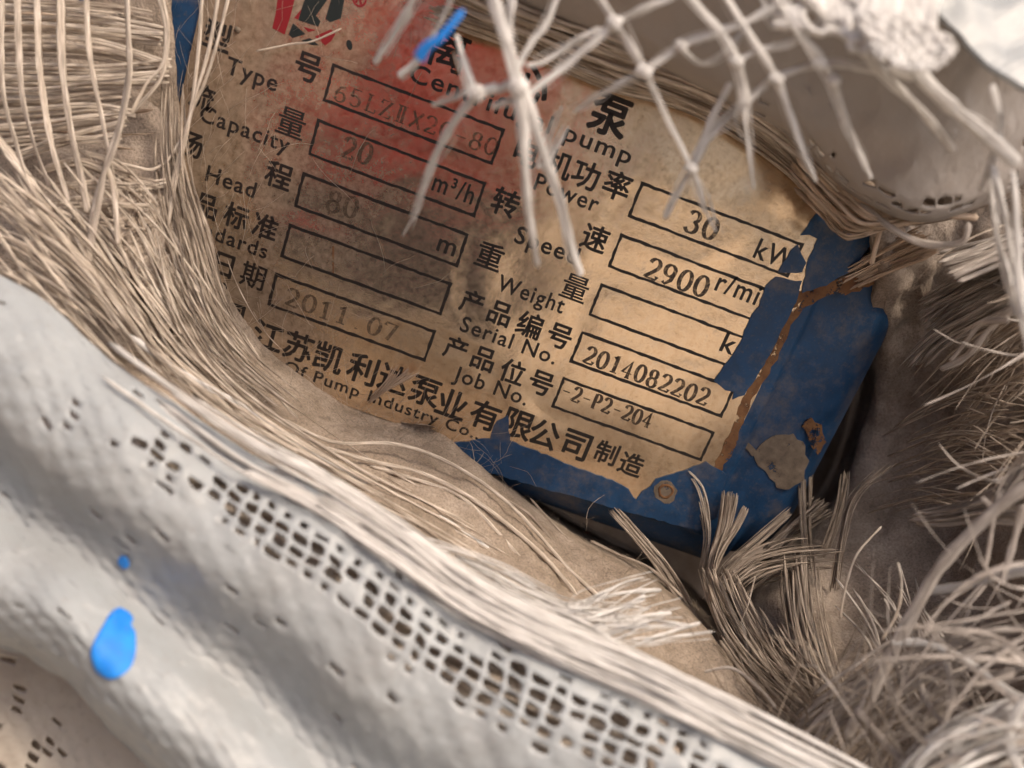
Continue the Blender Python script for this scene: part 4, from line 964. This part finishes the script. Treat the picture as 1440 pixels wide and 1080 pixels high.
for poly, d, wpx, mt in [
 ([(1470, 670), (1420, 700), (1370, 745), (1320, 800), (1280, 870), (1248, 930), (1218, 990), (1188, 1040)], [128, 130, 133, 136, 138, 138, 137, 136], 26, 'grey'),
 ([(1250, 905), (1300, 905), (1350, 925), (1400, 960), (1440, 985), (1480, 990)], [138, 137, 134, 130, 126, 124], 16, 'white'),
 ([(1300, 832), (1350, 824), (1400, 810), (1470, 800)], [144, 140, 134, 128], 18, 'white'),
 ([(1290, 940), (1300, 980), (1320, 1010), (1350, 1020), (1480, 980)], [140, 138, 134, 130, 124], 13, 'grey'),
 ([(1310, 880), (1380, 890), (1430, 885), (1480, 870)], [142, 138, 132, 128], 14, 'grey'),
 ([(1410, 820), (1420, 780), (1430, 745), (1440, 710)], [132, 132, 130, 128], 14, 'grey'),
 ([(1385, 800), (1392, 760), (1396, 720), (1380, 700)], [136, 136, 134, 134], 10, 'grey'),
 ([(1322, 520), (1360, 500), (1392, 462), (1450, 412)], [160, 156, 150, 142], 14, 'grey'),
 ([(1336, 508), (1360, 478), (1380, 455), (1420, 450)], [158, 154, 150, 144], 12, 'grey'),
 ([(1182, 870), (1188, 830), (1205, 780), (1240, 740)], [168, 168, 170, 172], 5, 'beige'),
 ([(1240, 900), (1262, 860), (1268, 820), (1262, 790)], [152, 152, 152, 154], 6, 'beige'),
 ([(1040, 880), (1052, 850), (1062, 810)], [178, 178, 179], 3, 'beige'),
 ([(1012, 900), (1040, 940), (1080, 985), (1110, 1000)], [170, 166, 160, 154], 8, 'dusty'),
 ([(990, 945), (1030, 940), (1070, 970), (1090, 995)], [150, 150, 148, 144], 6, 'grey'),
 ([(1205, 1000), (1240, 1040), (1280, 1085), (1300, 1120)], [136, 134, 130, 126], 16, 'grey'),
 ([(1330, 1100), (1350, 1040), (1400, 1010), (1480, 1005)], [122, 122, 120, 116], 20, 'white'),
 ([(1300, 1080), (1330, 1010), (1340, 980), (1330, 930)], [132, 133, 134, 136], 14, 'grey'),
 ([(1440, 1090), (1420, 1050), (1430, 1000), (1470, 960)], [118, 118, 117, 116], 22, 'white')]:
    mb = MB(); pxstrand(mb, poly, d, wpx, .5, seg=30, sides=12, ridge=.15, wob=.35, taper=(.7, .8)); mb.build('strand', M[mt], wool)

def tangle(n_, box, d0, d1, wr, Lr, ang, mat):
    mb = MB()
    for k in range(n_):
        x, y = rnd.uniform(box[0], box[2]), rnd.uniform(box[1], box[3]); fx = (x - box[0]) / (box[2] - box[0]); fy = (y - box[1]) / (box[3] - box[1])
        d = d0 + (d1 - d0) * (fx * .6 + fy * .4) + rnd.gauss(0, 4); a = math.radians(rnd.gauss(*ang)); L = rnd.uniform(*Lr); cv = rnd.gauss(0, .38)
        pl = []
        for q in range(5):
            pl.append((x, y)); x += math.cos(a) * L / 4; y += math.sin(a) * L / 4; a += cv * .5
        wpx = rnd.uniform(*wr)
        strand(mb, [P(px_, py_, d - 1.5 * q + rnd.gauss(0, .8)) for q, (px_, py_) in enumerate(pl)], wpx * d / F, wpx * d / F * .2, seg=16, sides=8, ridge=.3, twist=.9, taper=(1, .35), seed=rnd.uniform(0, 99), wob=.3)
    mb.build('tangled_fibres', M[mat], wool, kind='stuff')
tangle(26, (1400, 760, 1520, 1090), 134, 118, (5, 12), (110, 300), (172, 24), 'grey')
tangle(36, (1360, 800, 1520, 1120), 146, 124, (1.5, 4.5), (120, 300), (165, 30), 'grey')
tangle(30, (1100, 1040, 1440, 1150), 146, 122, (2, 7), (120, 330), (-105, 35), 'grey')
tangle(44, (1040, 1000, 1260, 1100), 156, 136, (1.5, 3.5), (100, 260), (-85, 35), 'dusty')
tangle(10, (1430, 380, 1500, 700), 160, 142, (4, 9), (60, 200), (165, 18), 'grey')
tangle(16, (1410, 300, 1500, 700), 168, 152, (1.5, 4), (60, 200), (150, 25), 'dusty')

mb = MB()
bundle(mb, [(1500, 560), (1420, 570), (1340, 590), (1250, 640)], [(1500, 720), (1400, 690), (1310, 680), (1225, 700)], [150, 164, 178, 194], [146, 160, 176, 192], 70, 3, 14, 3, (.4, .5), 14, spread=.7)
bundle(mb, [(1500, 380), (1420, 420), (1340, 480), (1270, 560)], [(1500, 520), (1430, 540), (1370, 580), (1300, 640)], [152, 166, 180, 194], [150, 164, 178, 190], 60, 3, 14, 3, (.4, .5), 14, spread=.7)
mb.build('tangled_fibres', M['dusty'], wool, kind='stuff')

# ------------------------------------------------------------------ fine loose hairs and grit
def hairs():
    mb = MB()
    def hair(p, d0, L, w_, curl=.5, seg=6):
        pts = [np.array(p)]; d = np.array(d0, float); d /= np.linalg.norm(d)
        for k in range(seg):
            d = d + np.array([rnd.gauss(0, curl), rnd.gauss(0, curl) * .5, rnd.gauss(0, curl)]) * .45; d /= np.linalg.norm(d)
            pts.append(pts[-1] + d * L / seg)
        strand(mb, pts, w_, w_, seg=seg, sides=3, tip=.5)
    for k in range(210):          # web over the left end and the lower edge of the plate
        q = rnd.random()
        if q < .5: x, y = 240 + abs(rnd.gauss(0, 60)), rnd.uniform(0, 480)
        elif q < .85:
            i = rnd.randint(4, 8); f = rnd.random(); b0, b1 = bnd[i], bnd[i + 1]; x, y = b0[0] + (b1[0] - b0[0]) * f + rnd.gauss(10, 28), b0[1] + (b1[1] - b0[1]) * f - abs(rnd.gauss(0, 30))
        else: x, y = rnd.uniform(250, 620), rnd.uniform(0, 520)
        a = rnd.uniform(.8, 2.2) if q < .5 else rnd.uniform(-.5, 2.5)
        hair(PL(x, y, rnd.uniform(.3, 2.5)), (math.cos(a), rnd.uniform(-.2, .2), math.sin(a)), rnd.uniform(4, 16), rnd.uniform(.05, .12), .35)
    for k in range(420):          # fluff that stands up from the dusty rim
        i = rnd.randint(3, 11); f = rnd.random(); b0, b1 = bnd[i], bnd[i + 1]
        x, y = b0[0] + (b1[0] - b0[0]) * f + rnd.uniform(-30, 4), b0[1] + (b1[1] - b0[1]) * f + rnd.uniform(-6, 26)
        a = rnd.gauss(.8, .9)
        hair(P(x, y, pd(x, y) - 4 + (2 if i > 8 else 0)), (math.cos(a), rnd.uniform(-.6, .1), math.sin(a)), rnd.uniform(1.5, 6), rnd.uniform(.05, .11), .5, 5)
    for k in range(170):          # along the dark gap and the slope
        i = rnd.randint(6, 12); f = rnd.random(); b0, b1 = bnd[i], bnd[i + 1]
        x, y = b0[0] + (b1[0] - b0[0]) * f - rnd.uniform(-25, 90), b0[1] + (b1[1] - b0[1]) * f + rnd.uniform(-30, 60)
        a = rnd.uniform(-1, 2.4)
        hair(P(x, y, 176 + rnd.uniform(-6, 12)), (math.cos(a), rnd.uniform(-.5, .3), math.sin(a)), rnd.uniform(3, 11), rnd.uniform(.05, .12))
    for k in range(0):
        x, y = rnd.uniform(1000, 1440), rnd.uniform(400, 1080)
        if x < 1200 and y < 740: continue
        s = (x - 1000) / 440
        a = rnd.uniform(0, 6.28)
        d = 186 - 34 * s - max(0, (y - 700)) * .09
        hair(P(x, y, d + rnd.uniform(-6, 6)), (math.cos(a), rnd.uniform(-.5, .3), math.sin(a)), rnd.uniform(6, 18), rnd.uniform(.07, .18))
    o = mb.build('fine_hairs', M['dusty']); o['kind'] = 'stuff'; o['label'] = 'fine loose glass hairs and fluff over the plate edge and insulation'
hairs()
def wisp(ga, gb, n_, mat='tan'):
    mb = MB(); bundle(mb, ga, gb, [pd(*p) - 1 - 4 * k / len(ga) for k, p in enumerate(ga)], [pd(*p) - 2 - 4 * k / len(gb) for k, p in enumerate(gb)], n_, 2.0, jit=1.2, dj=.5, seg=10, trim=(.1, .35)); return mb
t_w = wisp([(516, 566), (532, 548), (548, 528), (556, 508)], [(520, 566), (548, 548), (572, 535), (590, 524)], 22).build('fibre_wisp', M['tan']); t_w['kind'] = 'stuff'; t_w['label'] = 'small tan fan of fibres standing on the maker name line'

# ------------------------------------------------------------------ the phone that takes the picture (it shows as a red reflection in the plate)
phone = thing('red_phone', 'red backed phone held up in front of the nameplate, seen only as a reflection', 'phone', CAM)
def rbox(cx, cy, w_, h_, d0, d1, r, n_=6):
    """rounded slab square to the lens axis; cx, cy, w, h in mm right and down of the lens, d0..d1 mm along it"""
    mb = MB(); ring = []
    for qx, qy, a0 in ((1, 1, 0), (-1, 1, 90), (-1, -1, 180), (1, -1, 270)):
        for k in range(n_ + 1):
            a = math.radians(a0 + 90 * k / n_); ring.append((cx + qx * (w_ / 2 - r) + r * math.cos(a), cy + qy * (h_ / 2 - r) + r * math.sin(a)))
    V = []
    for dd, ins in ((d0, 1.2), (d0 - .8 if d1 < d0 else d0 + .8, 0), (d1, 0)):
        for x, y in ring:
            x2 = cx + (x - cx) * (1 - 2 * ins / w_); y2 = cy + (y - cy) * (1 - 2 * ins / h_)
            V.append(CAM + AX[0] * x2 + AX[1] * y2 + AX[2] * dd)
    n2 = len(ring)
    Fc = [tuple(range(n2))] + [(j * n2 + k, j * n2 + (k + 1) % n2, (j + 1) * n2 + (k + 1) % n2, (j + 1) * n2 + k) for j in range(2) for k in range(n2)] + [tuple(2 * n2 + k for k in range(n2))[::-1]]
    mb.add(V, Fc); return mb
rbox(-62, -26, 150, 74, -2.0, -10, 9).build('back_cover', M['red_gloss'], phone)
rbox(-62, -26, 146, 70, -10.4, -11.2, 8).build('screen', M['black_glass'], phone)

# ------------------------------------------------------------------ the coat of whoever holds the phone (a dim reflection on the left of the plate)
coat = thing('dark_coat', 'dark navy coat of the photographer behind the phone, seen only as a dim reflection', 'coat', (-170, -520, -420))
def torso():
    mb = MB(); n_ = 32; prof = [(-700, 190, 120), (-520, 200, 125), (-320, 205, 130), (-140, 215, 125), (-20, 225, 115), (60, 215, 95), (105, 150, 75), (130, 70, 60), (165, 62, 58)]
    V = []; m_ = 40
    for k in range(m_ + 1):
        z, a_, b_ = cr([np.array(q, float) for q in prof], k / m_)
        for j in range(n_):
            t = 2 * math.pi * j / n_
            w_ = 1 + .05 * nz((math.cos(t) * 80, math.sin(t) * 80, z * .4), .02, 3)
            V.append((-170 + a_ * math.cos(t) * w_, -560 + b_ * math.sin(t) * w_, z))
    Fc = [(k * n_ + j, k * n_ + (j + 1) % n_, (k + 1) * n_ + (j + 1) % n_, (k + 1) * n_ + j) for k in range(m_) for j in range(n_)]
    Fc.append(tuple(range(n_))[::-1]); Fc.append(tuple(m_ * n_ + j for j in range(n_)))
    mb.add(V, Fc); mb.build('coat_body', M['navy'], coat)
    for pts in ([(-360, -550, 40), (-390, -480, -160), (-330, -360, -170), (-190, -235, -60)], [(30, -560, 40), (50, -520, -160), (10, -420, -260), (-60, -330, -300)]):
        mb = MB(); strand(mb, [np.array(q, float) for q in pts], 120, 110, seg=30, sides=18, taper=(1, .6), wob=.08, tip=.8); mb.build('sleeve', M['navy'], coat)
torso()
